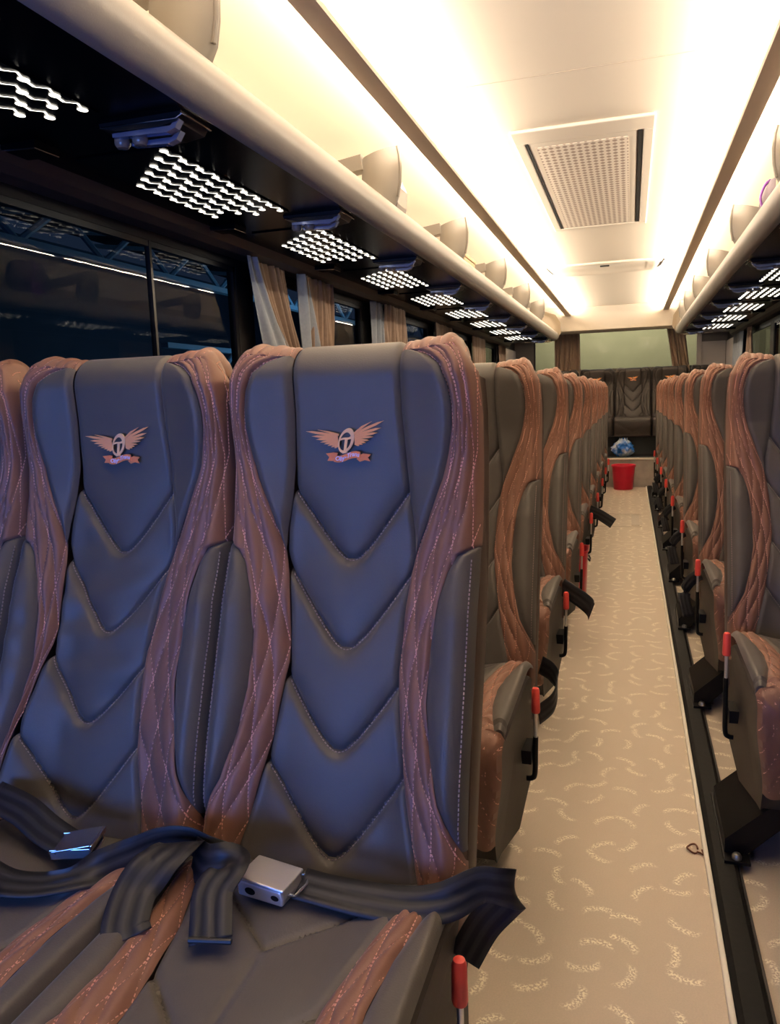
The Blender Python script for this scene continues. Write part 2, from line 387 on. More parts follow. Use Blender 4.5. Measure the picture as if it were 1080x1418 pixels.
# lower side wall linings
for k, x in enumerate((XL+.008, XR-.008)):
    b = MB(); b.box(x-.006, x+.006, YF, 9.3, 0, .90); struct(b.build('baseboard_%s' % ('left', 'right')[k], M['side_wall'], smooth=False), 'grey lining below the %s windows' % ('left', 'right')[k])
for k, x in enumerate((XL+.008, XR-.008)):
    b = MB(); b.box(x-.006, x+.006, 8.80, YB-.01, .90, 1.655); struct(b.build('wall_panel_%s' % ('left', 'right')[k], M['pale_panel'], smooth=False), 'pale grey panel of the rear corner, %s' % ('left', 'right')[k])
b = MB(); b.box(.80, XR-.02, YB-.012, YB-.002, .9, 1.66); b.box(.775, .83, YB-.03, YB-.012, 1.2, 1.96); struct(b.build('wall_panel_back', M['pale_panel'], smooth=False), 'pale grey panel beside the rear window')
# platform under the rear bench
b = MB(); b.box(XL, XR, 9.05, YB, 0, .325); struct(b.build('trim_5', M['step_face'], smooth=False), 'marbled riser of the rear platform')
b = MB(); b.box(XL, XR, 9.035, 9.09, .315, .335); struct(bevel(b.build('trim_6', M['white_trim'], smooth=False), .003), 'white nosing on the rear step')
b = MB(); b.box(XL, XR, 9.36, 9.40, .325, .56); b.box(XL, XR, 9.09, 9.36, .325, .329); struct(b.build('trim_7', M['step_dark'], smooth=False), 'dark panel below the rear bench')
b = MB(); b.box(XL, XR, 9.352, 9.362, .545, .560); b.box(XL, XR, 9.352, 9.362, .352, .362); struct(b.build('trim_8', M['rail_grey'], smooth=False), 'thin pale rails on the rear panel')
# aisle edge trim and black seat rail on the right
b = MB(); b.box(.178, .189, YF, 9.04, 0, .012); struct(bevel(b.build('trim_9', M['white_trim'], smooth=False), .003), 'cream metal edging along the right of the aisle')
b = MB(); b.prism([(.191, 0), (.191, .012), (.200, .020), (.238, .020), (.247, .012), (.247, 0)], lambda p, e: (p[0], YF if e == 0 else 9.04, p[1]))
struct(b.build('trim_10', M['rubber'], smooth=False), 'black rubber seat rail cover along the aisle')
b = MB(); b.box(.249, .254, YF, 9.04, 0, .010); struct(b.build('trim_11', M['rail_grey'], smooth=False), 'grey metal edge beside the seat rail')
# floor hatch
b = MB()
for q in ((-.36, .10, 6.38, 6.386), (-.36, .10, 7.05, 7.056), (-.36, -.354, 6.38, 7.056), (.094, .10, 6.38, 7.056)): b.box(q[0], q[1], q[2], q[3], 0, .0025)
b.box(.02, .085, 6.45, 7.0, 0, .003)
tag(b.build('floor_hatch', M['beige_hatch'], smooth=False), 'beige rectangular hatch outline set in the aisle floor', 'hatch')

# ---------------------------------------------------------------- luggage racks
TX, TZ, TR = -.866, 1.755, .055
YE = 9.30
def build_rack(side):
    X = (lambda x: x) if side == 0 else mir
    nm = ('left', 'right')[side]
    r = empty('luggage_rack', (X(-1.15), 0, 1.70)); tag(r, 'long overhead luggage rack with beige round edge above the %s windows' % nm, 'luggage rack', 'overhead luggage racks')
    def P(mb, name, m_, **kw):
        o = mb.build(name, m_, r, **kw); o.matrix_parent_inverse = Matrix.Translation((-X(-1.15), 0, -1.70)); return o
    # padded front edge: a fat rounded profile
    pr = [(TX+TR*math.cos(a)*(1.0 if math.sin(a) > 0 else 1.0), TZ+TR*math.sin(a)) for a in np.linspace(-2.2, 2.4, 26)]
    g = MB(); ys = list(np.linspace(YF, YE-.05, 24))
    rings = [[(X(x), y, z) for x, z in pr] for y in ys]
    for k in range(1, 7):                                   # rounded end
        a = k/6*PI/2; s_ = math.cos(a)*.9+.1
        rings.append([(X(TX+(x-TX)*s_-.0*a), ys[-1]+.05*math.sin(a), TZ+(z-TZ)*s_) for x, z in pr])
    g.grid(rings); P(g, 'edge_rail', M['tube'])
    g = MB(); g.box(*sorted((X(TX-.005), X(-1.405))), YF, YE-.02, 1.700, 1.712); P(g, 'underside_panel', M['gloss_black'], smooth=False)
    g = MB(); g.box(*sorted((X(TX), X(-1.41))), YF, YE-.02, 1.722, 1.730); P(g, 'shelf', M['beige'], smooth=False)
    g = MB(); g.prism([(-1.40, 1.712), (-1.37, 1.700), (-1.385, 1.672), (-1.41, 1.655), (-1.47, 1.655), (-1.47, 1.712)], lambda p, e: (X(p[0]), YF if e == 0 else YE, p[1])); P(g, 'wall_rail', M['rail_grey'], smooth=False)
    g = MB(); g.box(*sorted((X(-.945), X(-.955))), YF+.1, YE-.15, 1.731, 1.737); P(g, 'led_tape', M['cove'], smooth=False)
    g = MB(); g.grid([[(X(x), y, z) for x, z in [(-1.405, 1.73), (-1.404, 1.80), (-1.398, 1.87), (-1.375, 1.93), (-1.345, 1.965)]] for y in (YF, YE-.1)]); P(g, 'back_lining', M['lining'])
    # moulded end cap
    g = MB(); rings = []
    for k in range(9):
        a = k/8*PI/2; yy = YE-.10+.14*math.sin(a); c = math.cos(a)
        rings.append([(X(-1.16+(x+1.16)*(1-.25*(1-c))), yy, 1.70+(z-1.70)*(1-.12*(1-c))) for x, z in [(-1.41, 1.71), (-1.16, 1.698), (-.90, 1.69), (-.82, 1.71), (-.778, 1.79), (-.785, 1.90), (-.84, 1.99), (-.95, 2.03), (-1.16, 2.03), (-1.41, 2.0)]])
    o = len(g.v); g.grid(rings, close_v=True); n = 10; g.f.append(tuple(o+8*n+j for j in range(n)))
    P(g, 'end_cap', M['cream'])
    return r
racks = [build_rack(0), build_rack(1)]

def divider(x_sign, y, idx, nm):
    X = (lambda x: x) if x_sign == 0 else mir
    r = empty('rack_divider', (X(-.93), y, 1.80))
    tag(r, 'curved taupe divider, %s from the front on the %s luggage rack' % (ORD[idx], nm), 'rack divider', 'curved dividers on the luggage racks')
    L = lambda x, yy, z: (X(x)-X(-.93), yy, z-1.80)
    # curved post: wide blade with a convex aisle edge, bent along the coach
    outer = [(-.862, 1.800), (-.846, 1.85), (-.836, 1.90), (-.833, 1.95), (-.836, 2.00), (-.842, 2.030)]
    inner = [(-.965, 1.735), (-.970, 1.80), (-.974, 1.85), (-.975, 1.90), (-.972, 1.95), (-.965, 1.995)]
    outer[0] = (-.895, 1.765)
    g = MB()
    def sheet(off):
        rows = []
        for (xo, zo), (xi, zi) in zip(outer, inner):
            rows.append([L(xi+(xo-xi)*u, off+.020*math.sin(u*PI)*-1+.03*u, zi+(zo-zi)*u) for u in np.linspace(0, 1, 9)])
        return rows
    A, Bk = sheet(-.012), sheet(.012)
    P_ = [a+b_[::-1] for a, b_ in zip(A, Bk)]
    o = len(g.v); g.grid(P_, close_v=True); n = 18
    g.f.append(tuple(o+j for j in range(n))); g.f.append(tuple(o+5*n+j for j in range(n)))
    g.build('curved_post', M['divider'], r)
    g = MB()                                                # lip around the aisle edge
    g.tube([L(x+.002, .02, z) for x, z in outer[1:]], .006, 8); g.build('edge_lip', M['divider'], r)
    g = MB(); g.prism([(-.97, 2.003), (-.965, 1.950), (-1.395, 1.900), (-1.375, 1.950)], lambda p, e: L(p[0], -.03 if e == 0 else .03, p[1])); g.build('top_bar', M['divider'], r, smooth=False)
    return r
for i, y in enumerate(DIV_L): divider(0, y, i, 'left')
for i, y in enumerate(DIV_R): divider(1, y, i, 'right')

# slotted light panels and reading lights under the racks
def slot_mesh():
    plate = MB(); plate.box(-.125, .125, -.34, .34, -.004, 0)
    s_ = MB()
    for r in range(6):
        x = .110-.0443*r
        for c in range(9):
            y = -.30+.044*r+.0785*c-.02
            if r >= 3 and c == 8: continue
            if y > .32: continue
            s_.add([(x+.0098*math.cos(a), y+.0125*math.sin(a), -.0055) for a in np.linspace(0, 2*PI, 10, endpoint=False)], [tuple(range(10))])
            # thin kinked dash leading to the next dot of the row
            if c == 0: continue
            P_ = [(x, y), (x+.013, y-.030), (x-.006, y-.046), (x, y-.0785)]
            for (ax, ay), (bx, by), w_ in zip(P_, P_[1:], (.0022, .0016, .0026)):
                dx, dy = bx-ax, by-ay; l = math.hypot(dx, dy); nx, ny = -dy/l*w_, dx/l*w_
                s_.add([(ax+nx, ay+ny, -.0053), (bx+nx, by+ny, -.0053), (bx-nx, by-ny, -.0053), (ax-nx, ay-ny, -.0053)], [(0, 1, 2, 3)])
    return plate.mesh('slotted_panel', M['gloss_black'], smooth=False), s_.mesh('light_slots', M['slot'], smooth=False, sharp='keep')
pm, sm = slot_mesh()
def reading_light():
    ms_ = []
    g = MB()                                                # moulded housing, stepped and curved
    prof_ = [(-.105, 0), (-.100, -.010), (-.06, -.020), (.04, -.024), (.085, -.018), (.098, 0)]
    g.prism(prof_, lambda p, e: (p[0], -.055 if e == 0 else .055, p[1])); ms_.append(('housing', g.mesh('housing', M['satin_black'], smooth=False)))
    for (x0_, x1_, yy_, zz_) in ((-.075, .078, -.052, -.030), (-.050, .060, -.020, -.041)):
        g = MB(); g.prism([(x0_, zz_), (x1_-.02, zz_-.006), (x1_, zz_), (x1_+.012, zz_+.016), (x1_+.002, zz_+.018), (x1_-.010, zz_+.006), (x0_, zz_+.008)], lambda p, e: (p[0], yy_ if e == 0 else yy_+.018, p[1]))
        ms_.append(('light_bar', g.mesh('light_bar', M['lamp_blue'], smooth=False)))
    g = MB(); g.tube([(.096, -.056, -.004), (.104, -.05, -.008), (.104, .05, -.008), (.096, .056, -.004)], .0022, 6); g.tube([(-.10, -.058, -.010), (.085, -.058, -.014), (.10, -.056, -.006)], .0016, 6)
    ms_.append(('chrome_edge', g.mesh('chrome_edge', M['chrome'])))
    g = MB()
    for xx in (-.07, -.025): g.lathe([(.0, -.046), (.012, -.045), (.017, -.038), (.017, -.028)], (xx, -.025, 0), 14)
    ms_.append(('air_nozzle', g.mesh('air_nozzle', M['smoke_plastic'])))
    return ms_
rl = reading_light()
g = MB(); g.prism([(-.05, 0), (-.045, -.012), (.045, -.016), (.05, 0)], lambda p, e: (p[0], -.04 if e == 0 else .04, p[1])); spk = g.mesh('speaker_body', M['gloss_black'], smooth=False)
g = MB(); g.tube([(-.045, -.038, -.0125), (.045, -.038, -.0165), (.047, .036, -.0165)], .0024, 6); spke = g.mesh('chrome_edge', M['chrome'])
for side in (0, 1):
    nm = ('left', 'right')[side]; X = (lambda x: x) if side == 0 else mir; sc = 1 if side == 0 else -1
    y0 = 1.065 if side == 0 else 1.02
    for k in range(0 if side == 0 else 1, 9):
        y = y0+.91*k; pos = ORD[k]+' from the front' if side == 0 else ORD[8-k]+' from the rear'
        o = link('slotted_light_panel', pm); o.location = (X(-1.166), y, 1.6995); o.scale = (sc, 1, 1)
        tag(o, 'black panel of bright slots, %s under the %s luggage rack' % (pos, nm), 'light panel', 'slotted light panels under the luggage racks')
        s_ = link('light_slots', sm, o)
        e = empty('reading_light', (X(-.985), y+.455, 1.700)); e.scale = (sc, 1, 1)
        tag(e, 'black and blue reading light pod, %s under the %s rack' % (pos, nm), 'reading light', 'reading lights under the luggage racks')
        for n_, me in rl: link(n_, me, e)
        e = empty('window_side_switch_panel', (X(-1.325), y+.46, 1.700)); e.scale = (sc, 1, 1)
        tag(e, 'small glossy black control box, %s by the %s wall' % (pos, nm), 'control box', 'control boxes beside the windows')
        link('box_body', spk, e); link('chrome_edge', spke, e)

# ---------------------------------------------------------------- ceiling fittings
r = empty('ceiling_vent', (-.188, 4.01, ZC)); r.scale = (1.04, 1.04, 1); tag(r, 'large cream ceiling vent with a perforated return air grille', 'ceiling vent')
g = MB(); 
for q in ((-.255, .255, -.90, -.76), (-.255, .255, .86, .92), (-.255, -.215, -.76, .86), (.215, .255, -.76, .86)): g.box(q[0], q[1], q[2], q[3], -.014, 0)
o = g.build('vent_frame', M['cream'], r, smooth=False); bevel(o, .006, 2)
g = MB(); g.box(-.205, .195, -.755, .855, -.011, -.004); bevel(g.build('vent_cover', M['cream'], r, smooth=False), .004)
g = MB(); g.box(-.178, .162, -.70, .83, -.0125, -.0105); g.build('perforated_grille', M['perforated'], r, smooth=False)
g = MB(); g.box(-.214, -.205, -.75, .85, -.0125, -.002); g.build('side_slot', M['black_plastic'], r, smooth=False)
g = MB(); g.box(.198, .212, -.75, .85, -.0125, -.002); g.build('side_slot', M['black_plastic'], r, smooth=False)
r = empty('roof_escape_hatch', (-.21, 6.6, ZC)); tag(r, 'shallow cream roof hatch with two end clips behind the ceiling vent', 'roof hatch')
g = MB(); rings = []
for k, (e_, z) in enumerate([(0, 0), (.0, -.012), (.03, -.02), (.06, -.018), (.10, -.002)]):
    rings.append([(x*(.42-e_), yy*(.26-e_*.6), z) for x, yy in [(-1, -1), (-.5, -1.06), (0, -1.08), (.5, -1.06), (1, -1), (1.02, 0), (1, 1), (0, 1.08), (-1, 1), (-1.02, 0)]])
o_ = len(g.v); g.grid(rings, close_v=True); g.f.append(tuple(o_+4*10+j for j in range(10)))
g.build('hatch_cover', M['cream'], r)
for sx_ in (-1, 1):
    g = MB(); g.tube([(sx_*.44, -.22, -.012), (sx_*.425, .0, -.016), (sx_*.40, .1, -.012)], .008, 8); g.build('end_clip', M['rail_grey'], r)
g = MB(); g.box(-.03, .04, -.19, -.17, -.024, -.014); g.build('latch', M['black_plastic'], r, smooth=False)

# ---------------------------------------------------------------- the seat
ZS = [.20, .39, .60, .75, .87, 1.0, 1.135]; YS = [-.225, -.160, -.095, -.038, 0, .012, .004]
ARC = .050; ZTOP = 1.135
_z = np.linspace(.2, ZTOP, 200); _y = np.interp(_z, ZS, YS)
for _ in range(60): _y[1:-1] = (_y[:-2]+_y[1:-1]*2+_y[2:])/4
def face(tau):
    """point (y,z) and outward normal of the back's front skin; tau is the height up to ZTOP, then arc length over the top"""
    if tau <= ZTOP:
        y = np.interp(tau, _z, _y); d = (np.interp(tau+.01, _z, _y)-np.interp(tau-.01, _z, _y))/.02 if tau < ZTOP-.01 else -.02
        n = np.array([-1, d]); n /= np.linalg.norm(n); return y, tau, n
    a = (tau-ZTOP)/ARC
    return _y[-1]+ARC-ARC*math.cos(a), ZTOP+ARC*math.sin(a), np.array([-math.cos(a), math.sin(a)])
TMAX = ZTOP+ARC*PI
EW = .2042
def e_(t): return np.interp(t, [.3, 1.06, 1.10, 1.135, 1.165, 1.20, 1.4], [EW, EW, EW-.001, EW-.005, EW-.013, EW-.020, EW-.022])
def b_(t): return np.minimum(np.interp(t, [.462, .475, .487, .51, .535, .60, .66, .733, .80, .84, .866, .880], [.2035, .200, .194, .181, .167, .150, .141, .142, .151, .163, .177, .2035]), e_(t)) if .462 <= t <= .880 else e_(t)
def q_(t): return np.interp(t, [.36, .39, .42, .46, .50, .56, .62, .70, .78, .83, .865, .90, .935, .98, 1.02, 1.06, 1.09, 1.12, 1.145, 1.160, 1.170, 1.175, 1.4], [.158, .150, .142, .132, .122, .109, .099, .089, .094, .100, .107, .120, .133, .150, .160, .166, .166, .161, .149, .130, .110, .087, .087])
def p_(t): return np.interp(t, [.864, .90, .95, 1.0, 1.08, 1.4], [.107, .105, .097, .092, .087, .087])
VT = [(.855, .112), (.725, .108), (.582, .100), (.435, .100)]
def vline(s, tip): return tip+1.46*(np.sqrt(s*s+.026**2)-.026)
def bulge(t): return np.interp(t, [.36, .45, .55, .78, .90, 1.0, 1.135, 1.2, 1.4], [.018, .038, .046, .046, .028, .016, .020, .010, .004])
def hump(s, t):
    a = abs(s); h = bulge(t)*ss(.075, .185, a)
    d = a-(e_(t)-.030)
    if d > 0: h -= .050*(1-math.sqrt(max(0, 1-(d/.0302)**2)))
    return h
def skew(t, sk): return sk*np.interp(t, [.36, .42, .58, .72, .86, 1.0], [1.1, 1.0, .85, .5, .2, 0])

def make_seat_meshes(sk=0.0, wr=0.0, detail=1):
    taus = np.arange(.365, TMAX, .0030*detail)
    out = {}; wrs = random.random()*10
    def place(s, t, h):
        y, z, n = face(t); return (s, y+n[0]*h, z+n[1]*h)
    def pillow(d, r=.012, g=.0075): return -g*(1-min(max(d, 0)/r, 1))**2
    def wrink(s, t):
        if not wr: return 0
        return wr*(.5+.5*math.sin(t*9+1))*math.sin(t*95+s*38*math.sin(t*5)+wrs)*math.exp(-((t-.72)/.16)**2)
    def region(fa, fb, ncol, hfn, t0=0, t1=9, mirror=False):
        """columns between s=fa(t) and s=fb(t)"""
        g = MB(); cs = .5-.5*np.cos(np.linspace(0, PI, ncol)); cs = .55*cs+.45*np.linspace(0, 1, ncol)
        rows = []
        for t in taus:
            if t < t0-1e-6 or t > t1+1e-6: continue
            a, b = fa(t), fb(t)
            rows.append([place(a+(b-a)*c, t, hfn(a+(b-a)*c, t, a, b)) for c in cs])
        if len(rows) > 1: g.grid(rows)
        return g
    # chevrons over the middle panel
    def hc(s, t, a, b):
        h = hump(s, t)+pillow(min(s-a, b-s))+wrink(s, t)
        s0 = s-skew(t, sk)
        if t < 1.08:
            h0 = h
            for tip, half in VT:
                d = t-vline(s0, tip); k = ss(.125, .10, abs(s0)+.0)*1.0
                h -= .0045*math.exp(-(d/.0055)**2)
                if d > 0: h -= .0120*math.exp(-d/.034)
                else: h -= .0120*math.exp(d/.010)-.0035*math.exp(d/.045)
            h = h0+(h-h0)*ss(1.075, .985, t)
        return h
    cl = lambda t: -(p_(t) if t > .865 else q_(t))+skew(t, sk)
    cr_ = lambda t: (p_(t) if t > .865 else q_(t))+skew(t, sk)*(1 if sk == 0 else 1)
    out['centre_panel'] = [region(cl, cr_, 76//detail+2, hc).mesh('centre_panel', M['grey_leather'])]
    side, quilt, bol, st = [], [], [], []
    stp = MB(); stbs = []
    def dash(p0, p1, w_=.00078, up=None, mb=None):
        p0 = np.array(p0); p1 = np.array(p1); d = p1-p0; l = np.linalg.norm(d)
        if l < 1e-6: return
        d /= l; u = np.cross(d, (0, -1, .15)); u /= max(np.linalg.norm(u), 1e-6); n = np.cross(d, u)
        mb.obox((p0+p1)/2, d*l/2, u*w_, n*w_)
    for sg in (-1, 1):
        def hs(s, t, a, b):
            lo, hi = min(a, b), max(a, b); return hump(s, t)+pillow(min(s-lo, hi-s), .014, .008)+.004
        fa = lambda t: sg*p_(t)+skew(t, sk); fb = lambda t: sg*max(q_(t), p_(t)+.0004)+skew(t, sk)
        side.append(region(fa, fb, 20//detail+2, hs, .866, 1.174).mesh('headrest_side_panel', M['grey_leather']))
        # quilting: diamonds between inner edge q and the bolster / outer edge
        def phase(t): return np.interp(t, [.36, .60, .80, .95, 1.10, 1.4], [0, 2.05, 3.55, 4.35, 4.95, 6.0])
        inner = lambda t: sg*(q_(t) if t < 1.170 else p_(t))+skew(t, sk)
        outer = lambda t: sg*b_(t)
        def NQ(t): return np.interp(t, [.36, .60, .80, .95, 1.10], [2.3, 2.1, 2.1, 2.6, 3.3])
        def oc(t): return np.interp(t, [.36, .46, .50, .56, .65, .75, .84, .93, 1.02, 1.1, 1.4], [.204, .204, .192, .164, .146, .149, .168, .190, .203, .204, .19])
        def wid(t): return max(abs(sg*oc(t)-inner(t)), .02)/NQ(t)
        def hq(s, t, a, b):
            us = abs(s-a)/wid(t); f1 = abs(math.sin(PI*(us+phase(t))/1.0*1.0)); f2 = abs(math.sin(PI*(us-phase(t))))
            pf = (f1*f2)**.5
            amp = .0068 if t < .86 else np.interp(t, [.86, 1.0, 1.4], [.0068, .0055, .0055])
            return hump(s, t)+amp*pf-.003+pillow(min(abs(s-a), abs(b-s)), .010, .006)
        quilt.append(region(inner, outer, 34//detail+2, hq).mesh('quilted_panel', M['quilt_leather']))
        def hb(s, t, a, b):
            return hump(s, t)+.004+pillow(abs(s-a), .016, .010)+wrink(s, t)*.6
        fi = lambda t: sg*min(b_(t), e_(t)-.0006)
        fo = lambda t: sg*e_(t)
        bol.append(region(fi, fo, 16//detail+2, hb, .474, .878).mesh('side_bolster', M['grey_leather']))
        # quilting thread
        if detail == 1:
            def surf(s, t):
                a = inner(t); b = outer(t); return place(s, t, hq(s, t, a, b)+.0007)
            for fam in (1, -1):
                for k in range(-14, 16):
                    t = .37; acc = 0
                    while t < 1.20:
                        us = (k-fam*phase(t)); s1 = inner(t)+sg*us*wid(t); t2 = t+.0036
                        us2 = (k-fam*phase(t2)); s2_ = inner(t2)+sg*us2*wid(t2)
                        ok = us >= 0 and abs(s1) < abs(outer(t))-.001 and us2 >= 0 and abs(s2_) < abs(outer(t2))-.001
                        L_ = math.hypot(s2_-s1, t2-t)
                        if ok:
                            # keep dash length near 3.5 mm whatever the slope
                            dash(surf(s1, t), surf(s1+(s2_-s1)*min(1, .0036/L_), t+(t2-t)*min(1, .0036/L_)), mb=stp)
                        t += .0056*max(.35, .0036/L_)
            # thread along the bolster's outer edge
            stb = MB(); stbs.append(stb)
            for t in np.arange(.49, .86, .006):
                s1 = sg*(e_(t)-.008); dash(place(s1, t, hb(s1, t, fi(t), fo(t))+.0006), place(s1, t+.0038, hb(s1, t, fi(t), fo(t))+.0006), mb=stb)
    out['headrest_side_panel'] = side; out['quilted_panel'] = quilt; out['side_bolster'] = bol
    if detail == 1:
        out['quilting_thread'] = [stp.mesh('quilting_thread', M['thread_pink'], smooth=False)]
        out['bolster_thread'] = [q.mesh('bolster_thread', M['thread_dark'], smooth=False) for q in stbs]
        out['chevron_thread'] = []
        for tip, half in VT:
            sd = MB(); s = -.115
            while s < .115:
                ds = .0055/math.hypot(1, 1.46*s/math.sqrt(s*s+.026**2)); s2_ = s+ds*.6
                k0 = skew(vline(s, tip), sk)
                t = vline(s, tip)-.001; t2 = vline(s2_, tip)-.001
                if cl(t)+.002 < s+k0 < cr_(t)-.002:
                    f0 = lambda s_, t_: place(s_, t_, hc(s_, t_, cl(t_), cr_(t_))+.0012)
                    dash(f0(s+k0, t), f0(s2_+k0, t2), .0007, mb=sd)
                s += ds
            out['chevron_thread'].append(sd.mesh('chevron_thread', M['thread_dark'], smooth=False))
    # shell behind: closed solid
    fr = []; ts = list(np.arange(.30, TMAX, .02*1))
    for t in ts:
        y, z, n = face(max(t, .2)); fr.append((y-n[0]*.030, z-n[1]*.030, t))
    prof = [(y, z, t) for y, z, t in fr]
    lowb = fr[0]; back = [(yb+.0, zb, tb) for yb, zb, tb in []]
    for t in np.arange(1.12, .32, -.05):
        y, z, n = face(t); back.append((y-n[0]*.098, z-n[1]*.098, t))
    loop = prof+back
    g = MB(); rows = []
    for u in [-1, -.985, -.93, 0, .93, .985, 1]:
        row = []
        cyz = np.array([[a, b] for a, b, _ in loop])
        for i, (y, z, t) in enumerate(loop):
            w_ = e_(t)-.0025; k = abs(u)
            inset = 0 if k < .95 else (.004 if k < .99 else .010)
            yy, zz, nn = face(min(max(t, .25), TMAX-.001))
            dirn = -1 if i < len(prof) else 1
            row.append((u*w_, y+dirn*nn[0]*inset, z+dirn*nn[1]*inset))
        rows.append(row)
    o0 = len(g.v); g.grid(rows, close_v=True); nn_ = len(loop)
    g.f.append(tuple(o0+j for j in range(nn_))); g.f.append(tuple(o0+6*nn_+j for j in range(nn_)))
    out['backrest_shell'] = [g.mesh('backrest_shell', M['shell'])]
    # ---- cushion
    CZ = .42; CE = .1955; CR = .055; LTOP = .455; LTOT = LTOP+CR*PI/2+.21
    def cpath(l):
        if l <= LTOP: return -.125-l, CZ+.010+.025*ss(.16, .0, -l+.16)-.016*ss(.10, 0, l), np.array([0, 1.])
        a = (l-LTOP)/CR
        if a < PI/2: return -.125-LTOP-CR*math.sin(a), CZ+.035-CR*(1-math.cos(a)), np.array([-math.sin(a), math.cos(a)])
        k = l-LTOP-CR*PI/2
        return -.125-LTOP-CR+.10*k+.5*k*k, CZ+.035-CR-k*.98, np.array([-1., -.1])
    def ce(l): return CE+.006-.004*ss(LTOP-.03, LTOP+CR*1.6, l)-.022*ss(LTOP+.10, LTOT, l)
    def cq0(l): return np.interp(l, [0, .13, .22, .30, .38, .44, .49, .53, .9], [.155, .143, .118, .105, .100, .080, .045, .0006, .0006])
    def cq1(l): return np.interp(l, [0, .13, .22, .30, .38, .44, .48, .52, .9], [.186, .178, .162, .156, .160, .170, .180, .9, .9])
    def chump(s, l):
        a = abs(s); e = ce(l); h = .014*ss(.08, .16, a)*(1 if l < LTOP else .5)
        d = a-(e-.014)
        if d > 0: h -= .020*(1-math.sqrt(max(0, 1-(d/.0142)**2)))
        return h
    ls = np.arange(0, LTOT, .0045*detail)
    def cplace(s, l, h): y, z, n = cpath(l); return (s, y+n[0]*h, z+n[1]*h)
    def creg(fa, fb, ncol, hf, l0, l1):
        g = MB(); cs = np.linspace(0, 1, ncol); rows = []
        for l in ls:
            if l < l0-1e-6 or l > l1+1e-6: continue
            a, b = fa(l), fb(l); rows.append([cplace(a+(b-a)*c, l, hf(a+(b-a)*c, l, a, b)) for c in cs])
        g.grid(rows); return g
    def cvl(s, k): return .05+.125*k+1.1*(abs(s))        # chevrons on the cushion
    def hcc(s, l, a, b):
        h = chump(s, l)+pillow(min(s-a, b-s), .010, .006)
        for k in (0, 1):
            d = l-(.40-.17*k-.95*abs(s)); h -= .005*math.exp(-(d/.005)**2)
            if d < 0: h -= .004*math.exp(d/.02)
        if l < .11 or .24 < l: h -= .0035*math.exp(-(s/.005)**2)
        return h
    out['cushion_centre'] = [creg(lambda l: -cq0(l), lambda l: cq0(l), 50//detail+2, hcc, 0, .529).mesh('cushion_centre', M['grey_leather'])]
    cq, cb = [], []; ct = MB()
    for sg in (-1, 1):
        fin = lambda l: sg*cq0(l); fou = lambda l: sg*min(cq1(l), ce(l)-.0006)
        def hq2(s, l, a, b):
            us = abs(s-a)/(.024 if l < .4 else .024+.02*(l-.4)); ph = l/.115; f1 = abs(math.sin(PI*(us+ph))); f2 = abs(math.sin(PI*(us-ph)))
            return chump(s, l)+.0052*(f1*f2)**.45-.002+pillow(min(abs(s-a) if l < .53 else 1, abs(b-s)), .010, .006)
        cq.append(creg(fin, fou, 26//detail+2, hq2, 0, LTOT).mesh('cushion_quilting', M['quilt_leather']))
        def hb2(s, l, a, b): return chump(s, l)+.004+pillow(abs(s-a), .014, .009)
        cb.append(creg(fou, lambda l: sg*ce(l), 12//detail+2, hb2, 0, .505).mesh('cushion_bolster', M['grey_leather']))
        if detail == 1:
            for fam in (1, -1):
                for k in range(-8, 12):
                    l = .01
                    while l < LTOT-.02:
                        us = k-fam*l/.115; s1 = fin(l)+sg*us*(.024 if l < .4 else .024+.02*(l-.4)); l2 = l+.004; us2 = k-fam*l2/.115; s2_ = fin(l2)+sg*us2*(.024 if l2 < .4 else .024+.02*(l2-.4))
                        if us >= 0 and us2 >= 0 and abs(s1) < abs(fou(l))-.001 and abs(s2_) < abs(fou(l2))-.001:
                            dash(cplace(s1, l, hq2(s1, l, fin(l), fou(l))+.0007), cplace(s2_, l2, hq2(s2_, l2, fin(l2), fou(l2))+.0007), mb=ct)
                        l += .0064
    out['cushion_quilting'] = cq; out['cushion_bolster'] = cb
    if detail == 1:
        out['cushion_thread'] = [ct.mesh('cushion_thread', M['thread_pink'], smooth=False)]
    g = MB(); rows = []                                     # cushion body
    lp = [(cpath(l)[0]-cpath(l)[2][0]*.02, cpath(l)[1]-cpath(l)[2][1]*.02, l) for l in np.arange(0, LTOT, .02)]
    lp += [(-.555, .150, LTOT), (-.50, .138, LTOT-.02), (-.40, .140, LTOP), (-.12, .160, LTOP)]
    for u in (-1, -.97, 0, .97, 1):
        rows.append([(u*(ce(l)-.003), y, z-(0 if abs(u) < .98 else .006)) for y, z, l in lp])
    o0 = len(g.v); g.grid(rows, close_v=True); n = len(lp)
    for base, u in ((0, -1), (4*n, 1)):
        c_ = len(g.v); g.v.append((u*(CE-.012), -.36, .30))
        for j in range(n): g.f.append((c_, o0+base+j, o0+base+(j+1) % n))
    out['cushion_body'] = [g.mesh('cushion_body', M['skirt'])]
    return out

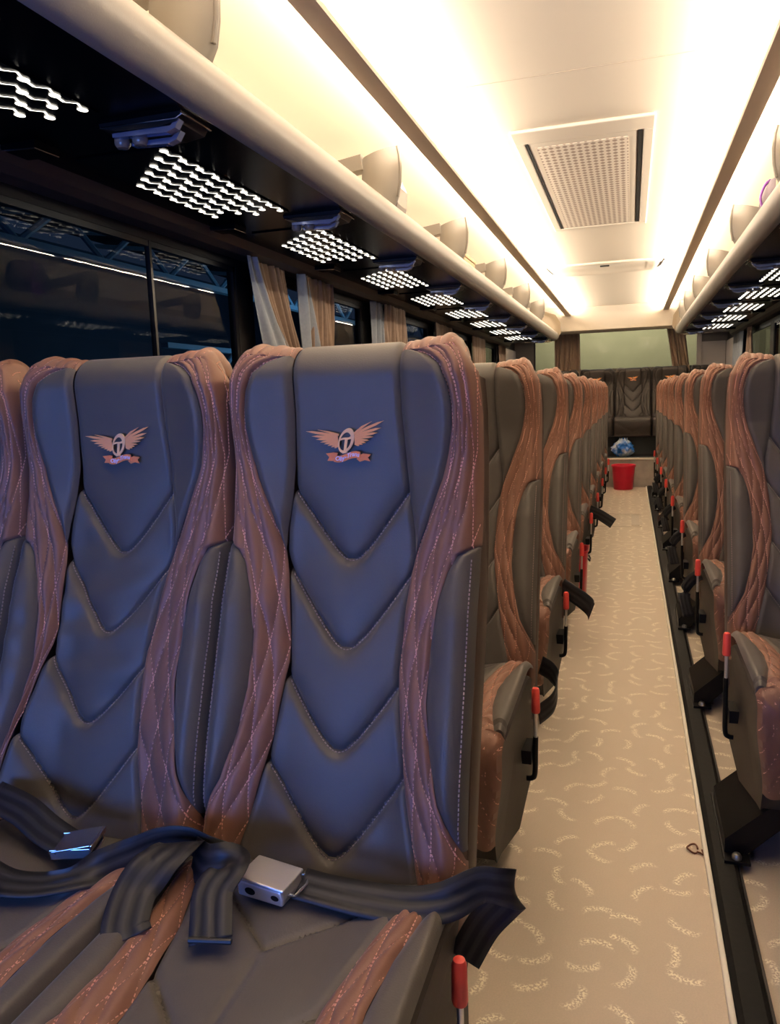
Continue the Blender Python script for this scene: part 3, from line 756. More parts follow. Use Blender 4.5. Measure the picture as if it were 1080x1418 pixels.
# ---- embroidered badge: wings, tilted ring, letter T, ribbon and lettering (drawn in s, t; lies on the headrest)
def badge(parent, zc=1.033, dy=-.0065, k=1.0, simple=False):
    def P3(x, y, h=0):
        t = zc+y*k; yy, z, n = face(t); return (x*k, yy+n[0]*(h+.0075), z+n[1]*(h+.0075))
    def poly(mb, pts, h0, h1): mb.prism(pts, lambda p, e: P3(p[0], p[1], h0 if e == 0 else h1))
    r = MB(); wi = MB(); dk = MB()
    # ring: an ellipse leaning right, thick at the upper right
    n = 40; ro, ri = [], []
    for a in np.linspace(0, 2*PI, n, endpoint=False):
        th = .0016+.0013*(1+math.cos(a-.6)); ca, sa = math.cos(a), math.sin(a)
        for lst, q in ((ro, 1), (ri, 1-th/.0135*1.3)):
            x = .0125*q*ca; y = .0190*q*sa; lst.append((x+y*.30, y+.006))
    g0 = len(r.v)
    r.grid([[P3(*a, 0) for a in ro], [P3(*a, .0018) for a in ro], [P3(*a, .0018) for a in ri], [P3(*a, 0) for a in ri]], close_v=True)
    # letter T with serif sweep
    poly(r, [(-.0105, .0060), (-.0085, .0095), (-.004, .0108), (.004, .0108), (.0105, .0140), (.0110, .0115), (.008, .0085), (.004, .0078), (.0025, .0078), (-.0008, -.0085), (.001, -.0125), (-.0075, -.0140), (-.0050, -.0085), (-.0020, .0078), (-.0060, .0075)], 0, .0016)
    # wings: feathers fanning from the ring
    WT = {-1: [(-.066, .0215), (-.057, .0135), (-.050, .0085), (-.0435, .0040), (-.0370, .0010), (-.0310, -.0015), (-.0255, -.0040), (-.0200, -.0055)],
          1: [(.0620, .0350), (.0575, .0245), (.0515, .0170), (.0440, .0110), (.0375, .0055), (.0315, .0020), (.0260, -.0005), (.0205, -.0025)]}
    for sg in (-1, 1):
        for i, (tx, ty) in enumerate(WT[sg]):
            bx, by = sg*(.0135), (.0135 if sg < 0 else .0160)-.0021*i
            dx, dy_ = tx-bx, ty-by; L_ = math.hypot(dx, dy_); dx /= L_; dy_ /= L_; nx, ny = -dy_*sg, dx*sg
            wv = .0019+.0004*(i < 3)
            cv = -.10*L_ if i else -.04*L_                   # feathers sag towards the ring
            pts = [(bx+nx*wv*.7, by+ny*wv*.7), (bx+dx*L_*.5+nx*(wv+cv*.0), by+dy_*L_*.5+ny*wv), (bx+dx*L_*.8+nx*wv*.8, by+dy_*L_*.8+ny*wv*.8), (tx, ty), (bx+dx*L_*.72-nx*wv*.7, by+dy_*L_*.72-ny*wv*.7), (bx+dx*L_*.4-nx*wv*.8, by+dy_*L_*.4-ny*wv*.8), (bx-nx*wv*.7, by-ny*wv*.7)]
            poly(wi, pts, 0, .0008+.0001*i)
        tx, ty = (-.046, .0235) if sg < 0 else (.043, .0345)
        poly(wi, [(sg*.011, .0165), (tx*.6, .0165+(ty-.0165)*.62), (tx, ty), (tx*.62, .0140+(ty-.014)*.48), (sg*.012, .0135)], 0, .0016)
    # ribbon
    bn = MB(); up = []; lo = []
    for u in np.linspace(-1, 1, 15):
        yc = -.0190+.0035*math.sin(u*2.4); up.append((u*.0220, yc+.0052)); lo.append((u*.0220, yc-.0052))
    poly(bn, up+lo[::-1], .0008, .0020)
    poly(bn, [(-.035, -.0135), (-.022, -.0120), (-.015, -.0130), (-.020, -.0255), (-.033, -.0250), (-.0295, -.0195)], 0, .0008)
    poly(bn, [(.015, -.0225), (.020, -.0270), (.0285, -.0245), (.0370, -.0265), (.0335, -.0205), (.0385, -.0160), (.026, -.0140), (.020, -.0170)], 0, .0008)
    b1 = wi.build('embroidered_badge', M['logo_pink'], parent, smooth=False)
    r.build('ring_and_letter', M['logo_gold'], b1, smooth=False); bn.build('ribbon', M['logo_orange'], b1, smooth=False)
    return b1
def letter_mesh():
    cu = bpy.data.curves.new('lettering', 'FONT'); cu.body = 'Oby-Trans'; cu.size = .0105; cu.shear = .35; cu.align_x = 'CENTER'; cu.align_y = 'CENTER'; cu.extrude = .0003; cu.offset = .0002
    o = bpy.data.objects.new('tmp', cu); C.objects.link(o)
    dg = bpy.context.evaluated_depsgraph_get(); me = bpy.data.meshes.new_from_object(o.evaluated_get(dg))
    bpy.data.objects.remove(o)
    for v in me.vertices:
        x, y, z = v.co; u = x/.022; t = 1.033-.0185+.0035*math.sin(max(-1, min(1, u))*2.4)+y*.9
        yy, zz, n = face(t); h = .0075+.0022+z; v.co = (x*.86, yy+n[0]*h, zz+n[1]*h)
    me.materials.clear(); me.materials.append(M['logo_white']); me.name = 'ribbon_lettering'
    return me
LET = letter_mesh()

def lever_meshes(z_top):
    g = MB(); pts = [(0, 0, z_top-.055), (-.002, .004, z_top-.12), (-.003, .008, .20)]
    cap = MB(); cap.tube([(0, 0, z_top-.062), (0, 0, z_top-.058), (0, 0, z_top-.008), (0, 0, z_top-.002), (0, 0, z_top)], [.0095, .0105, .0095, .0075, .003], 14)
    rod = MB(); rod.tube([(0, 0, z_top-.06), (-.001, .004, z_top-.13)], .0045, 10)
    lo = MB(); lo.tube(catmull([(-.001, .004, z_top-.125), (-.002, .006, .26), (-.004, .01, .195), (-.012, .012, .180), (-.03, .012, .178), (-.09, .012, .178)], 5), .0065, 10)
    lo.box(-.05, -.008, -.03, .04, .235, .268)
    return rod.mesh('lever_rod', M['steel']), cap.mesh('red_grip', M['red_grip']), lo.mesh('lever_loop', M['black_metal'])

def leg_meshes(sg):
    """slanted sheet leg from the rail foot by the aisle up under the seat (sg = +1: aisle on the low-x side)"""
    g = MB(); s0 = -.232*sg; s1 = .05*sg
    pts = [(s0, 0.012), (s0+.035*sg, 0.012), (s1+.08*sg, .30), (s1, .30), (s0+.0*sg, .085)]
    pts = [(s0-.012*sg, .010), (s0+.02*sg, .010), (s1, .285), (s1-.06*sg, .285), (s0-.012*sg, .060)]
    g.prism(pts, lambda p, e: (p[0], -.55 if e == 0 else -.30, p[1]))
    ft = MB(); ft.box(*sorted((s0-.016*sg, s0+.040*sg)), -.585, -.27, .020, .027)
    bts = []
    for yy in (-.570, -.283):
        bt = MB(); bt.lathe([(0, .040), (.008, .039), (.011, .034), (.011, .027)], (s0+.012*sg, yy, 0), 12); bts.append(bt.mesh('bolt', M['bolt']))
    br = MB(); br.box(*sorted((s1-.05*sg, .16*sg)), -.50, -.10, .15, .30) if False else br.box(-.16, .16, -.48, -.14, .22, .30)
    return g.mesh('slanted_leg', M['black_metal'], smooth=False), ft.mesh('rail_foot', M['black_metal'], smooth=False), bts, br.mesh('seat_frame', M['black_metal'], smooth=False)

def ribbon(pts, wid, thick=.0016, n=8):
    """strap through pts = [(centre, width direction)], as a thin solid with UVs across the width"""
    c = catmull([p[0] for p in pts], n); w_ = catmull([np.array(p[1], float)/np.linalg.norm(p[1]) for p in pts], n)
    g = MB(); m_ = 7; rows = []; uvs = []
    nn = len(c)
    for i in range(nn):
        tan = c[min(i+1, nn-1)]-c[max(i-1, 0)]; tan /= np.linalg.norm(tan)
        wd = w_[i]-tan*(w_[i]@tan); wd /= np.linalg.norm(wd); nr = np.cross(tan, wd)
        row = [c[i]+wd*wid*(u-.5)+nr*thick/2 for u in np.linspace(0, 1, m_)]+[c[i]+wd*wid*(u-.5)-nr*thick/2 for u in np.linspace(1, 0, m_)]
        rows.append(row); uvs += [(u, i/nn) for u in np.linspace(0, 1, m_)]+[(u, i/nn) for u in np.linspace(1, 0, m_)]
    o = len(g.v); g.grid(rows, close_v=True); k = 2*m_
    g.f.append(tuple(o+j for j in range(k))); g.f.append(tuple(o+(nn-1)*k+j for j in range(k))); g.uv = uvs
    return g

def assemble(meshes, loc, aisle, lever_z=.42, tilt=0, leg=True):
    r = empty('bus_seat', loc)
    r.rotation_euler = (0, tilt, 0)
    for n_, ml in meshes.items():
        for me in ml: link(n_, me, r)
    bd = badge(r); link('ribbon_lettering', LET, bd)
    return r
def add_aisle(r, side, lever_z):
    sg = 1 if side == 'left' else -1                       # aisle lies on +x for the left block
    a, b_m, c = LEV[(side)]
    e = a and link('recline_lever', a, r); e.location = (sg*.219, -.262, 0); e.scale = (sg, 1, 1)
    link('red_grip', b_m, e); link('lever_loop', c, e)
    l1, l2, l3, l4 = LEGS[side]
    if side == 'left':
        link('pedestal', PED, r); link('seat_frame', l4, r); return
    k = link('slanted_leg', l1, r); link('rail_foot', l2, k); link('seat_frame', l4, r)
    for me in l3: link('bolt', me, k)
LEV = {'left': lever_meshes(.415), 'right': lever_meshes(.470)}
g = MB(); g.prism([(-.14, 0), (.02, 0), (-.0, .23), (-.12, .23)], lambda p, e: (p[0], -.40 if e == 0 else -.22, p[1])); PED = g.mesh('pedestal', M['black_metal'], smooth=False)
LEGS = {'left': leg_meshes(-1), 'right': leg_meshes(1)}

SA = make_seat_meshes(0); SB = make_seat_meshes(-.050, .0016); SD = SA
ROWL = [1.085+.9*k for k in range(9)]; ROWR = [2.33+.9*k for k in range(-1, 8)]
protos = {}
def seat(meshes_key, loc, side, aisle, label, tilt=0):
    key = (meshes_key, side if aisle else None)
    if key not in protos:
        r = assemble({'A': SA, 'B': SB}[meshes_key], loc, aisle)
        if aisle: add_aisle(r, side, 0)
        protos[key] = r
    else:
        r = copy_tree(protos[key]); r.location = loc
    r.rotation_euler = (0, tilt, 0)
    tag(r, label, 'bus seat', 'brown and grey quilted bus seats'); return r
for k, y in enumerate(ROWL):
    x0 = -.4125 if k == 0 else -.424
    nm = 'first' if k == 0 else ORD[k]
    seat('A', (x0, y, 0), 'left', True, 'quilted leather seat beside the aisle, %s row on the left' % nm if k else 'large foremost quilted seat with blue sheen and badge, beside the aisle')
    seat('B', (x0-.41, y, 0), 'left', False, 'quilted leather seat in the middle of the %s row on the left' % nm if k else 'foremost row quilted seat with loose wrinkled cover, left of the large aisle seat', 0)
    if k < 3: seat('A', (x0-.82, y, 0), 'left', False, 'quilted leather window seat in the %s row on the left' % nm if k else 'foremost window seat, only its side bolster showing at the left edge')
for k, y in enumerate(ROWR):
    seat('A', (.4655, y, 0), 'right', True, 'quilted leather seat beside the aisle, %s row on the right' % ORD[k])
    seat('A', (.8755, y, 0), 'right', False, 'quilted leather window seat in the %s row on the right' % ORD[k])

# rear bench: five separate darker seats across the platform
BK = {k_: v_ for k_, v_ in make_seat_meshes(0, 0, 3).items() if not k_.startswith('cushion')}
for k_ in range(3):
    pass
def bench_seat(x, idx):
    r = empty('rear_bench_seat', (x, 9.72, .345)); r.scale = (1.02, 1, .86)
    for n_ in BK:
        for me in BK[n_]:
            o = link({'quilted_panel': 'side_panel', 'cushion_quilting': 'cushion_side'}.get(n_, n_), me, r)
            o.material_slots[0].link = 'OBJECT'; o.material_slots[0].material = M['seat_dark']
    bd = badge(r); link('ribbon_lettering', LET, bd)
    tag(r, 'dark leather rear bench seat with orange badge, %s from the left against the rear window' % ORD[idx], 'bench seat', 'dark seats of the rear bench')
for i in range(6): bench_seat(-1.232+.42*i+.0, i)
def bench_cushion(x0, x1, label):
    g = MB(); rows = []
    pr = [(9.565, .58), (9.24, .565), (9.20, .60), (9.185, .68), (9.19, .755), (9.215, .785), (9.28, .795), (9.565, .775)]
    pr = [(a[0], a[1]) for a in pr]
    for x in np.linspace(x0, x1, 60):
        e = min(x-x0, x1-x); ins = .02*(1-min(1, e/.02))**2; u = (x-x0)/.42 % 1; v = abs(u-.5)
        rows.append([(x, y+(ins if y < 9.5 else 0)+(.006*math.exp(-((z-.62-.25*v)/.012)**2) if y < 9.3 else 0), z-(ins if z > .7 else 0)) for y, z in [(a[0], a[1]) for a in [tuple(q) for q in catmull([(p[0], p[1], 0) for p in pr], 5) for q in [q[:2]]]]])
    g.grid(rows, close_v=True); n = len(rows[0]); g.f.append(tuple(range(n))); g.f.append(tuple(59*n+j for j in range(n)))
    tag(g.build('bench_cushion', M['seat_dark']), label, 'cushion', 'long cushions of the rear bench')
bench_cushion(-1.44, -.19, 'long dark rear bench cushion on the left side')
bench_cushion(-.185, .236, 'dark rear bench cushion facing the aisle above the plastic sack')
bench_cushion(.241, 1.08, 'long dark rear bench cushion on the right side')

# ---------------------------------------------------------------- seat belts
def belt(name, pts, wid, label, group=None, buckle=None):
    g = ribbon(pts, wid); o = g.build(name, M['webbing'], None, sharp='none'); tag(o, label, 'seat belt', group); return o
YZ = lambda p, w_: (p, w_)
a = belt('seat_belt', [((-0.405, 0.826, 0.477), (.1, 1, .3)), ((-0.367, 0.824, 0.475), (.1, 1, .3)), ((-0.314, 0.824, 0.472), (.05, 1, .5)), ((-0.257, 0.826, 0.472), (0, 1, .7)), ((-0.211, 0.836, 0.479), (0, .8, 1)),
          ((-.176, .862, .489), (.05, .3, 1)), ((-.157, .872, .486), (0, 0, 1)), ((-.145, .884, .478), (0, 0, 1)), ((-.137, .902, .464), (-.1, 0, 1)), ((-.141, .920, .445), (-.4, 0, 1)), ((-.157, .926, .420), (-.7, 0, 1)), ((-.182, .918, .39), (-.8, 0, 1)), ((-.205, .90, .35), (-.8, 0, 1))], .047,
         'black ribbed seat belt looping over the aisle edge of the foremost aisle seat')
# lift-cover buckle
def buckle(loc, rot, name, label, open_=False, par=None):
    r = empty(name, loc); r.rotation_euler = rot
    if not open_:
        g = MB(); g.prism([(-.038, 0), (.038, 0), (.040, .012), (.036, .026), (-.034, .027), (-.039, .020)], lambda p, e: (p[0], -.027 if e == 0 else .027, p[1])); bevel(g.build('buckle_body', M['steel'], r, smooth=False), .004, 3)
        g = MB(); g.prism([(-.041, .0275), (.041, .0255), (.041, .030), (-.036, .033)], lambda p, e: (p[0], -.029 if e == 0 else .029, p[1])); bevel(g.build('lift_cover', M['steel'], r, smooth=False), .002, 2)
        for x_, s_ in ((-.016, .006), (.026, .0045)):
            g = MB(); g.add([(x_+s_*1.5*math.cos(a), -.0275, .013+s_*math.sin(a)) for a in np.linspace(0, 2*PI, 14, endpoint=False)], [tuple(range(14))])
            g.build('rivet_hole', M['black_metal'], r, smooth=False)
    else:
        g = MB(); g.box(-.036, .030, -.024, .024, 0, .003); g.box(-.036, .030, -.024, -.021, 0, .018); g.box(-.036, .030, .021, .024, 0, .018); bevel(g.build('buckle_body', M['chrome'], r, smooth=False), .001)
        g = MB(); g.obox((.000, 0, .0195), (.032, 0, .0045), (0, .026, 0), (-.0002, 0, .0015)); g.obox((.033, 0, .019), (.0012, 0, .006), (0, .026, 0), (.0015, 0, 0)); bevel(g.build('lift_cover', M['chrome'], r, smooth=False), .001)
        g = MB(); g.tube([(-.030, -.026, .012), (-.030, .026, .012)], .004, 10); g.build('hinge_pin', M['chrome'], r)
    r.scale = (.90, .90, .85); tag(r, label, 'buckle'); return r
buckle((-0.447, .822, .462), (0, .02, -.12), 'belt_buckle', 'pale metal lift-cover seat belt buckle lying on the foremost aisle seat')
g = MB(); g.tube([(-0.410, 0.802, 0.476), (-0.400, 0.800, 0.477), (-0.395, 0.824, 0.478), (-0.400, 0.847, 0.477), (-0.410, 0.845, 0.476)], .0022, 8); tag(g.build('buckle_loop', M['chrome']), 'thin chrome wire loop joining the pale buckle to its strap', 'buckle loop')
buckle((-0.742, .815, .478), (.05, -.06, .22), 'open_belt_buckle', 'open chrome seat belt buckle on the middle foremost cushion', True)
belt('seat_belt', [((-0.757, 0.821, 0.476), (-.2, 1, .2)), ((-0.819, 0.838, 0.483), (-.2, 1, .4)), ((-0.885, 0.862, 0.493), (-.1, 1, .6)), ((-0.971, 0.890, 0.491), (0, 1, .8))], .047, 'black strap running left from the open chrome buckle')
belt('seat_belt', [((-1.000, 0.762, 0.481), (0, 1, .2)), ((-0.885, 0.747, 0.483), (.1, 1, .2)), ((-0.790, 0.728, 0.477), (.3, 1, .1)), ((-0.719, 0.752, 0.475), (.5, 1, .1)), ((-0.666, 0.804, 0.483), (.7, .8, .5)), ((-0.624, 0.838, 0.493), (.5, .3, 1)), ((-0.585, 0.852, 0.493), (.2, -.1, 1)), ((-0.547, 0.843, 0.486), (0, .2, 1)), ((-0.509, 0.838, 0.479), (0, .6, 1))], .047,
     'black twisted seat belt strap crossing from the middle foremost cushion to the pale buckle')
belt('seat_belt', [((-0.585, 0.838, 0.500), (1, .4, 0)), ((-0.571, 0.809, 0.516), (1, .4, 0)), ((-0.581, 0.771, 0.512), (1, .45, 0)), ((-0.592, 0.738, 0.493), (1, .5, 0)), ((-0.581, 0.700, 0.477), (1, .5, .05)), ((-0.569, 0.687, 0.468), (1, .5, .1))], .058,
     'broad black belt tail hanging forward over the gap between the foremost cushions')
lp = belt('seat_belt', [((-0.571, 0.838, 0.481), (.3, .2, 1)), ((-0.533, 0.809, 0.493), (.5, .3, 1)), ((-0.495, 0.804, 0.505), (.8, .2, .6)), ((-0.481, 0.781, 0.514), (1, .2, .2)), ((-0.487, 0.752, 0.504), (1, .15, 0)), ((-0.476, 0.724, 0.487), (1, .1, 0)), ((-0.465, 0.703, 0.474), (1, .1, 0))], .052,
     'curled black belt end with stitched tip beside the pale buckle')
g = MB(); g.tube([(-0.491, 0.697, 0.475), (-0.440, 0.708, 0.475)], .0035, 8); g.build('stitched_tip', M['black_plastic'], lp)
# belt ends hanging into the aisle from some of the left seats
for n_, (k, pts) in enumerate(((1, [((-.215, 1.92, .40), (0, .1, 1)), ((-.185, 1.90, .39), (0, .1, 1)), ((-.168, 1.87, .37), (0, .1, 1)), ((-.172, 1.80, .35), (0, .1, 1)), ((-.20, 1.74, .34), (0, .1, 1))]),
                    (2, [((-.23, 2.72, .41), (0, .1, 1)), ((-.19, 2.70, .39), (.1, .1, 1)), ((-.15, 2.66, .375), (.25, .1, 1)), ((-.125, 2.62, .365), (.3, .1, 1)), ((-.118, 2.58, .360), (.3, .2, 1))]),
                    (4, [((-.22, 4.55, .41), (0, .1, 1)), ((-.16, 4.5, .39), (.2, .1, 1)), ((-.11, 4.46, .365), (.3, .1, 1)), ((-.085, 4.45, .35), (.35, .1, 1))]))):
    belt('seat_belt', pts, .062 if n_ else .05, 'black belt end hanging into the aisle from the %s row on the left' % ORD[k], 'belt ends hanging into the aisle')
for n_, k in enumerate((2, 3, 4, 5, 6)):
    y = ROWR[k]-.30
    belt('seat_belt', [((.262, y+.1, .40), (0, .3, 1)), ((.225, y+.07, .38), (0, .4, 1)), ((.20, y+.03, .34), (.2, .6, 1)), ((.215, y, .26), (.4, .6, 1))], .045, 'black belt end hanging beside the red lever, %s row on the right' % ORD[k], 'belt ends hanging into the aisle')

# ---------------------------------------------------------------- curtains
def curtain(y0, y1, x, sgn, label, m_, z0=.90, z1=1.655, folds=7, pinch=.0, grp='curtains beside the windows', seed=0, axis='y', drift=0, bot=None):
    g = MB(); rows = []; R = random.Random(seed); ph = [R.random()*6 for _ in range(4)]
    for i in range(30):
        v_ = i/29; z = z1+(z0-z1)*v_; row = []
        for j in range(110):
            u = j/109
            sh = 1-pinch*math.sin(min(1, v_*1.1)*PI*.5)
            yy = (y0+(y1-y0)*u if bot is None else (y0+(bot[0]-y0)*min(1, v_*1.9)**1.2)+((y1-y0)+(bot[1]-bot[0]-y1+y0)*min(1, v_*1.9)**1.2)*u) if (bot or sh == 1) else y0+(y1-y0)*(u*sh+(1-sh)*.5); yy += 0+drift*v_+.012*math.sin(u*13+v_*3+ph[0])*v_
            d = .020*math.sin(u*folds*2*PI+ph[1]+.6*math.sin(v_*4+ph[2]))*(.45+.55*v_)+.008*math.sin(u*folds*4.7+v_*5+ph[3])
            row.append((x+sgn*d, yy, z) if axis == 'y' else (yy, x+sgn*d, z))
        rows.append(row)
    g.grid(rows); o = g.build('window_curtain', m_, None, sharp='none')
    md = o.modifiers.new('thickness', 'SOLIDIFY'); md.thickness = .002
    tag(o, label, 'curtain', grp); return o
CL = XL+.05
curtain(2.69, 2.76, CL+.03, 1, 'blue-grey curtain lining gathered at the first pillar on the left', M['curtain_grey'], folds=2, seed=1, bot=(2.84, 3.12))
curtain(2.75, 3.07, CL+.0, 1, 'brown pleated curtain gathered at the first pillar on the left', M['curtain'], folds=7, seed=2, bot=(3.02, 3.22))
curtain(3.17, 3.26, CL+.03, 1, 'narrow blue-grey curtain lining behind the big seat, left windows', M['curtain_grey'], folds=2, seed=3, bot=(3.16, 3.36))
curtain(3.24, 3.56, CL+.02, 1, 'brown pleated curtain hanging at the second left window', M['curtain'], folds=8, seed=4)
curtain(4.24, 4.44, CL, 1, 'blue-grey curtain lining at the second pillar on the left', M['curtain_grey'], folds=3, seed=5)
curtain(4.42, 4.86, CL+.02, 1, 'brown pleated curtain at the second pillar on the left', M['curtain'], folds=8, seed=6)
curtain(5.72, 6.30, CL, 1, 'brown pleated curtain at the third pillar on the left', M['curtain'], folds=8, seed=7)
curtain(7.20, 7.80, CL, 1, 'brown pleated curtain at the fourth pillar on the left', M['curtain'], folds=8, seed=8)
curtain(8.70, 9.10, CL, 1, 'brown pleated curtain furthest back on the left', M['curtain'], folds=6, seed=9)
CR = XR-.05
curtain(5.45, 6.05, CR, -1, 'brown pleated curtain near the blue lamp, right windows', M['curtain'], folds=8, seed=11)
curtain(7.95, 8.25, CR, -1, 'narrow brown curtain further back on the right', M['curtain'], folds=5, seed=12)
curtain(8.6, 9.2, CR, -1, 'blue-grey curtain lining furthest back on the right', M['curtain_grey'], folds=6, seed=13)
curtain(3.9, 4.3, CR, -1, 'brown pleated curtain at the nearer pillar on the right', M['curtain'], folds=8, seed=14)
curtain(-.95, -.63, YB-.06, 1, 'dark brown curtain on the left of the rear window', M['curtain'], folds=6, seed=15, z0=1.2, z1=1.95, axis='x', drift=0)
curtain(.40, .62, YB-.06, 1, 'dark brown curtain on the right of the rear window', M['curtain'], folds=5, seed=16, z0=1.2, z1=1.95, axis='x', drift=.12, pinch=.1)

# ---------------------------------------------------------------- things on the floor
r = empty('bucket', (-.065, 8.87, 0)); tag(r, 'red plastic bucket standing against the rear step', 'bucket')
g = MB(); g.lathe([(0, .004), (.098, .004), (.100, 0), (.104, .01), (.124, .255), (.131, .256), (.133, .272), (.129, .276), (.121, .27), (.100, .012), (0, .012)], n=40); g.build('bucket_body', M['bucket'], r)
g = MB(); g.tube([(.132*math.cos(a), .132*math.sin(a), .262) for a in np.linspace(0, 2*PI, 40, endpoint=False)], .0035, 8, closed=True); g.build('rim', M['bucket'], r)
# blue plastic sack on the step
g = MB(); rows = []
for i in range(26):
    v_ = i/25; rr = .125*math.sin(min(1, v_*1.05+.06)*PI*.93)**.55*(1-.25*v_)
    row = []
    for j in range(44):
        a = j/44*2*PI; cr_n = 1+.16*math.sin(a*5+v_*9)+.10*math.sin(a*11-v_*15)+.06*math.sin(a*17+v_*31)
        row.append((rr*cr_n*math.cos(a), rr*cr_n*.72*math.sin(a), .212*v_+.008*math.sin(a*7+3*v_)*v_))
    rows.append(row)
g.grid(rows, close_v=True); o = g.build('plastic_sack', M['sack']); o.location = (-.075, 9.20, .338); tag(o, 'crumpled blue and white plastic sack on the rear step above the bucket', 'plastic bag')
# red bin beside the fourth left seat
r = empty('waste_bin', (-.275, 4.045, 0)); r.scale = (1, .85, .95); tag(r, 'tall red plastic bin on the floor beside the left seats', 'bin')
g = MB(); rings = []
for (sx_, sy_, z) in ((.055, .09, 0), (.062, .098, .01), (.070, .115, .285), (.076, .121, .287), (.076, .121, .30), (.068, .113, .298), (.056, .09, .014)):
    rings.append([(sx_*math.copysign(abs(math.cos(a))**.5, math.cos(a)), sy_*math.copysign(abs(math.sin(a))**.5, math.sin(a)), z) for a in np.linspace(0, 2*PI, 32, endpoint=False)])
o_ = 0; g.grid(rings, close_v=True); g.f.append(tuple(range(32))); g.f.append(tuple(6*32+j for j in range(32))); g.build('bin_body', M['bin'], r)
g = MB(); g.tube([(.074, -.05, .25), (.082, -.04, .235), (.082, .04, .235), (.074, .05, .25)], .004, 8); g.build('bin_handle', M['black_plastic'], r)
g = MB(); pts = [(.155+.012*math.cos(a), 1.815+.018*math.sin(a), .004+.003*math.sin(2*a)) for a in np.linspace(0, 1.85*PI, 22)]+[(.172, 1.80, .004), (.180, 1.79, .004), (.176, 1.81, .006)]
g.tube(pts, .0022, 6); tag(g.build('cord_loop', M['cord_brown']), 'tiny brown looped cord dropped on the aisle floor', 'cord')

# ---------------------------------------------------------------- things in the racks
def satchel(loc, sc_, label, m1, m2, strap=True):
    r = empty('bag', loc); r.scale = sc_; tag(r, label, 'bag')
    g = MB(); rings = []
    for i in range(12):
        v_ = i/11; k = math.sin(min(1, .12+v_*.88)*PI*.5)**.6 if v_ < .5 else math.cos((v_-.5)*PI*.7)**.5
        rings.append([(.10*k*math.cos(a)*(1+.05*math.sin(5*a+v_*8)), .16*k*math.copysign(abs(math.sin(a))**.8, math.sin(a))*(1+.05*math.sin(7*a)), .22*v_) for a in np.linspace(0, 2*PI, 28, endpoint=False)])
    g.grid(rings, close_v=True); g.f.append(tuple(range(28))); g.f.append(tuple(11*28+j for j in range(28))); g.build('bag_body', m1, r)
    g = MB(); g.tube(catmull([(-.095, -.06, .12), (-.105, -.04, .17), (-.06, 0, .225), (.03, .03, .215), (.07, .05, .2)], 5), .006, 8); g.build('carry_strap', m2, r)
    g = MB(); g.box(-.112, -.095, -.08, .0, .03, .12); bevel(g.build('front_pocket', m2, r, smooth=False), .006, 2)
    return r
satchel((.650, 4.02, 1.731), (.9, 1.0, 1.30), 'grey bag with purple straps lying in the right luggage rack', M['bag_grey'], M['bag_purple'])
def carton(loc, dims, label, m_):
    r = empty('storage_box', loc); tag(r, label, 'box')
    g = MB(); g.box(-dims[0]/2, dims[0]/2, -dims[1]/2, dims[1]/2, 0, dims[2]-.02); bevel(g.build('box_body', m_, r, smooth=False), .008, 2)
    g = MB(); g.box(-dims[0]/2-.006, dims[0]/2+.006, -dims[1]/2-.006, dims[1]/2+.006, dims[2]-.022, dims[2]); bevel(g.build('box_lid', m_, r, smooth=False), .005, 2)
    g = MB(); ring = [(dims[0]/2+.004, .05*math.cos(a), .5*dims[2]+.05*math.sin(a)) for a in np.linspace(0, 2*PI, 24, endpoint=False)]; g.tube(ring, .006, 8, closed=True); g.build('round_grille', M['smoke_plastic'], r)
    return r
carton((-1.06, 4.82, 1.731), (.20, .34, .22), 'tan box with round grille in the left rack between the third and fourth dividers', M['tan_box'])
carton((.680, 3.60, 1.731), (.20, .30, .30), 'tan box beside the grey bag in the right rack', M['tan_box'])
carton((-1.05, 6.3, 1.731), (.16, .26, .17), 'small tan box far back in the left rack', M['tan_box'])
carton((mir(-1.02), 5.2, 1.731), (.16, .22, .17), 'small tan box behind a divider in the right rack', M['tan_box'])
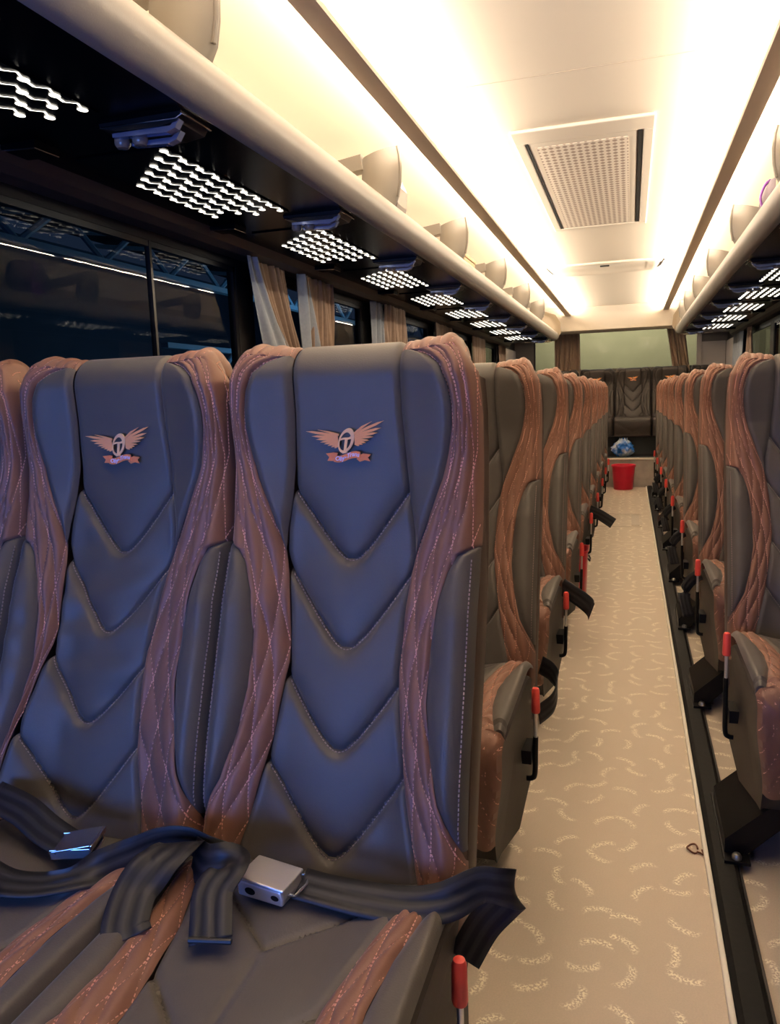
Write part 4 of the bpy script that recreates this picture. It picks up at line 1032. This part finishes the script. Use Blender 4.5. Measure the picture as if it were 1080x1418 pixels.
g = MB(); g.prism([(-.90, 1.79), (-.875, 1.80), (-.86, 1.84), (-.855, 1.90), (-.875, 1.95), (-.90, 1.90), (-.915, 1.83)], lambda p, e: (p[0], 2.93 if e == 0 else 3.06, p[1]+.0)); bevel(tag(g.build('rack_speaker', M['smoke_plastic'], smooth=False), 'small smoky grey curved unit just behind the second divider of the left rack', 'speaker'), .006, 2)

# ---------------------------------------------------------------- outside the coach
def truss(x, y0, y1, z0, z1, label):
    g = MB()
    for z in (z0, z1): g.box(x-.04, x+.04, y0, y1, z, z+.05)
    y = y0
    while y < y1-.9:
        g.tube([(x, y, z0+.03), (x, y+.45, z1)], .024, 6); g.tube([(x, y+.45, z1), (x, y+.9, z0+.03)], .024, 6); y += .9
    tag(g.build('roof_truss', M['truss'], smooth=False), label, 'truss', 'depot roof trusses')
truss(-4.0, 3.5, 20, 2.22, 2.56, 'pale blue steel roof truss outside the left windows, upper one')
truss(-4.3, 6.5, 18, 1.28, 1.66, 'pale blue lattice railing outside the left windows, lower one')
g = MB()
for k_ in range(9): g.prism([(-9, 3.9), (-2.2, 2.95), (-2.2, 3.0), (-9, 3.96)], lambda p, e, k_=k_: (p[0], 4.2+1.5*k_ if e == 0 else 4.34+1.5*k_, p[1]))
tag(g.build('roof_rafters', M['truss'], smooth=False), 'row of pale blue sloping rafters above the truss outside', 'rafters')
g = MB(); g.box(-9, -2.2, -4, 18, 4.0, 4.05); g.box(-6.05, -6.0, -4, 18, -.9, 2.9); tag(g.build('depot_shed', M['depot_dark'], smooth=False), 'dark depot shed wall and roof beyond the left windows', 'shed')
g = MB(); g.box(-3.1, 3.0, 12.2, 12.25, -1, 3.2); tag(g.build('depot_wall', M['green_wall'], smooth=False), 'pale olive wall seen through the rear window', 'wall')
r = empty('street_lamp', (3.2, 20.5, 0)); tag(r, 'cyan glowing lamp outside the right windows', 'lamp')
g = MB(); g.box(-.25, .35, -.1, .1, 2.35, 2.62); bevel(g.build('lamp_head', M['blue_screen'], r, smooth=False), .05, 3)
g = MB(); g.tube([(0, 0, -1), (0, 0, 2.4)], .05, 10); g.build('pole', M['black_metal'], r)
g = MB(); g.box(-12, 12, -6, 30, -1.02, -1.0); struct(g.build('floor_yard', M['depot_dark'], smooth=False), 'dark yard outside')
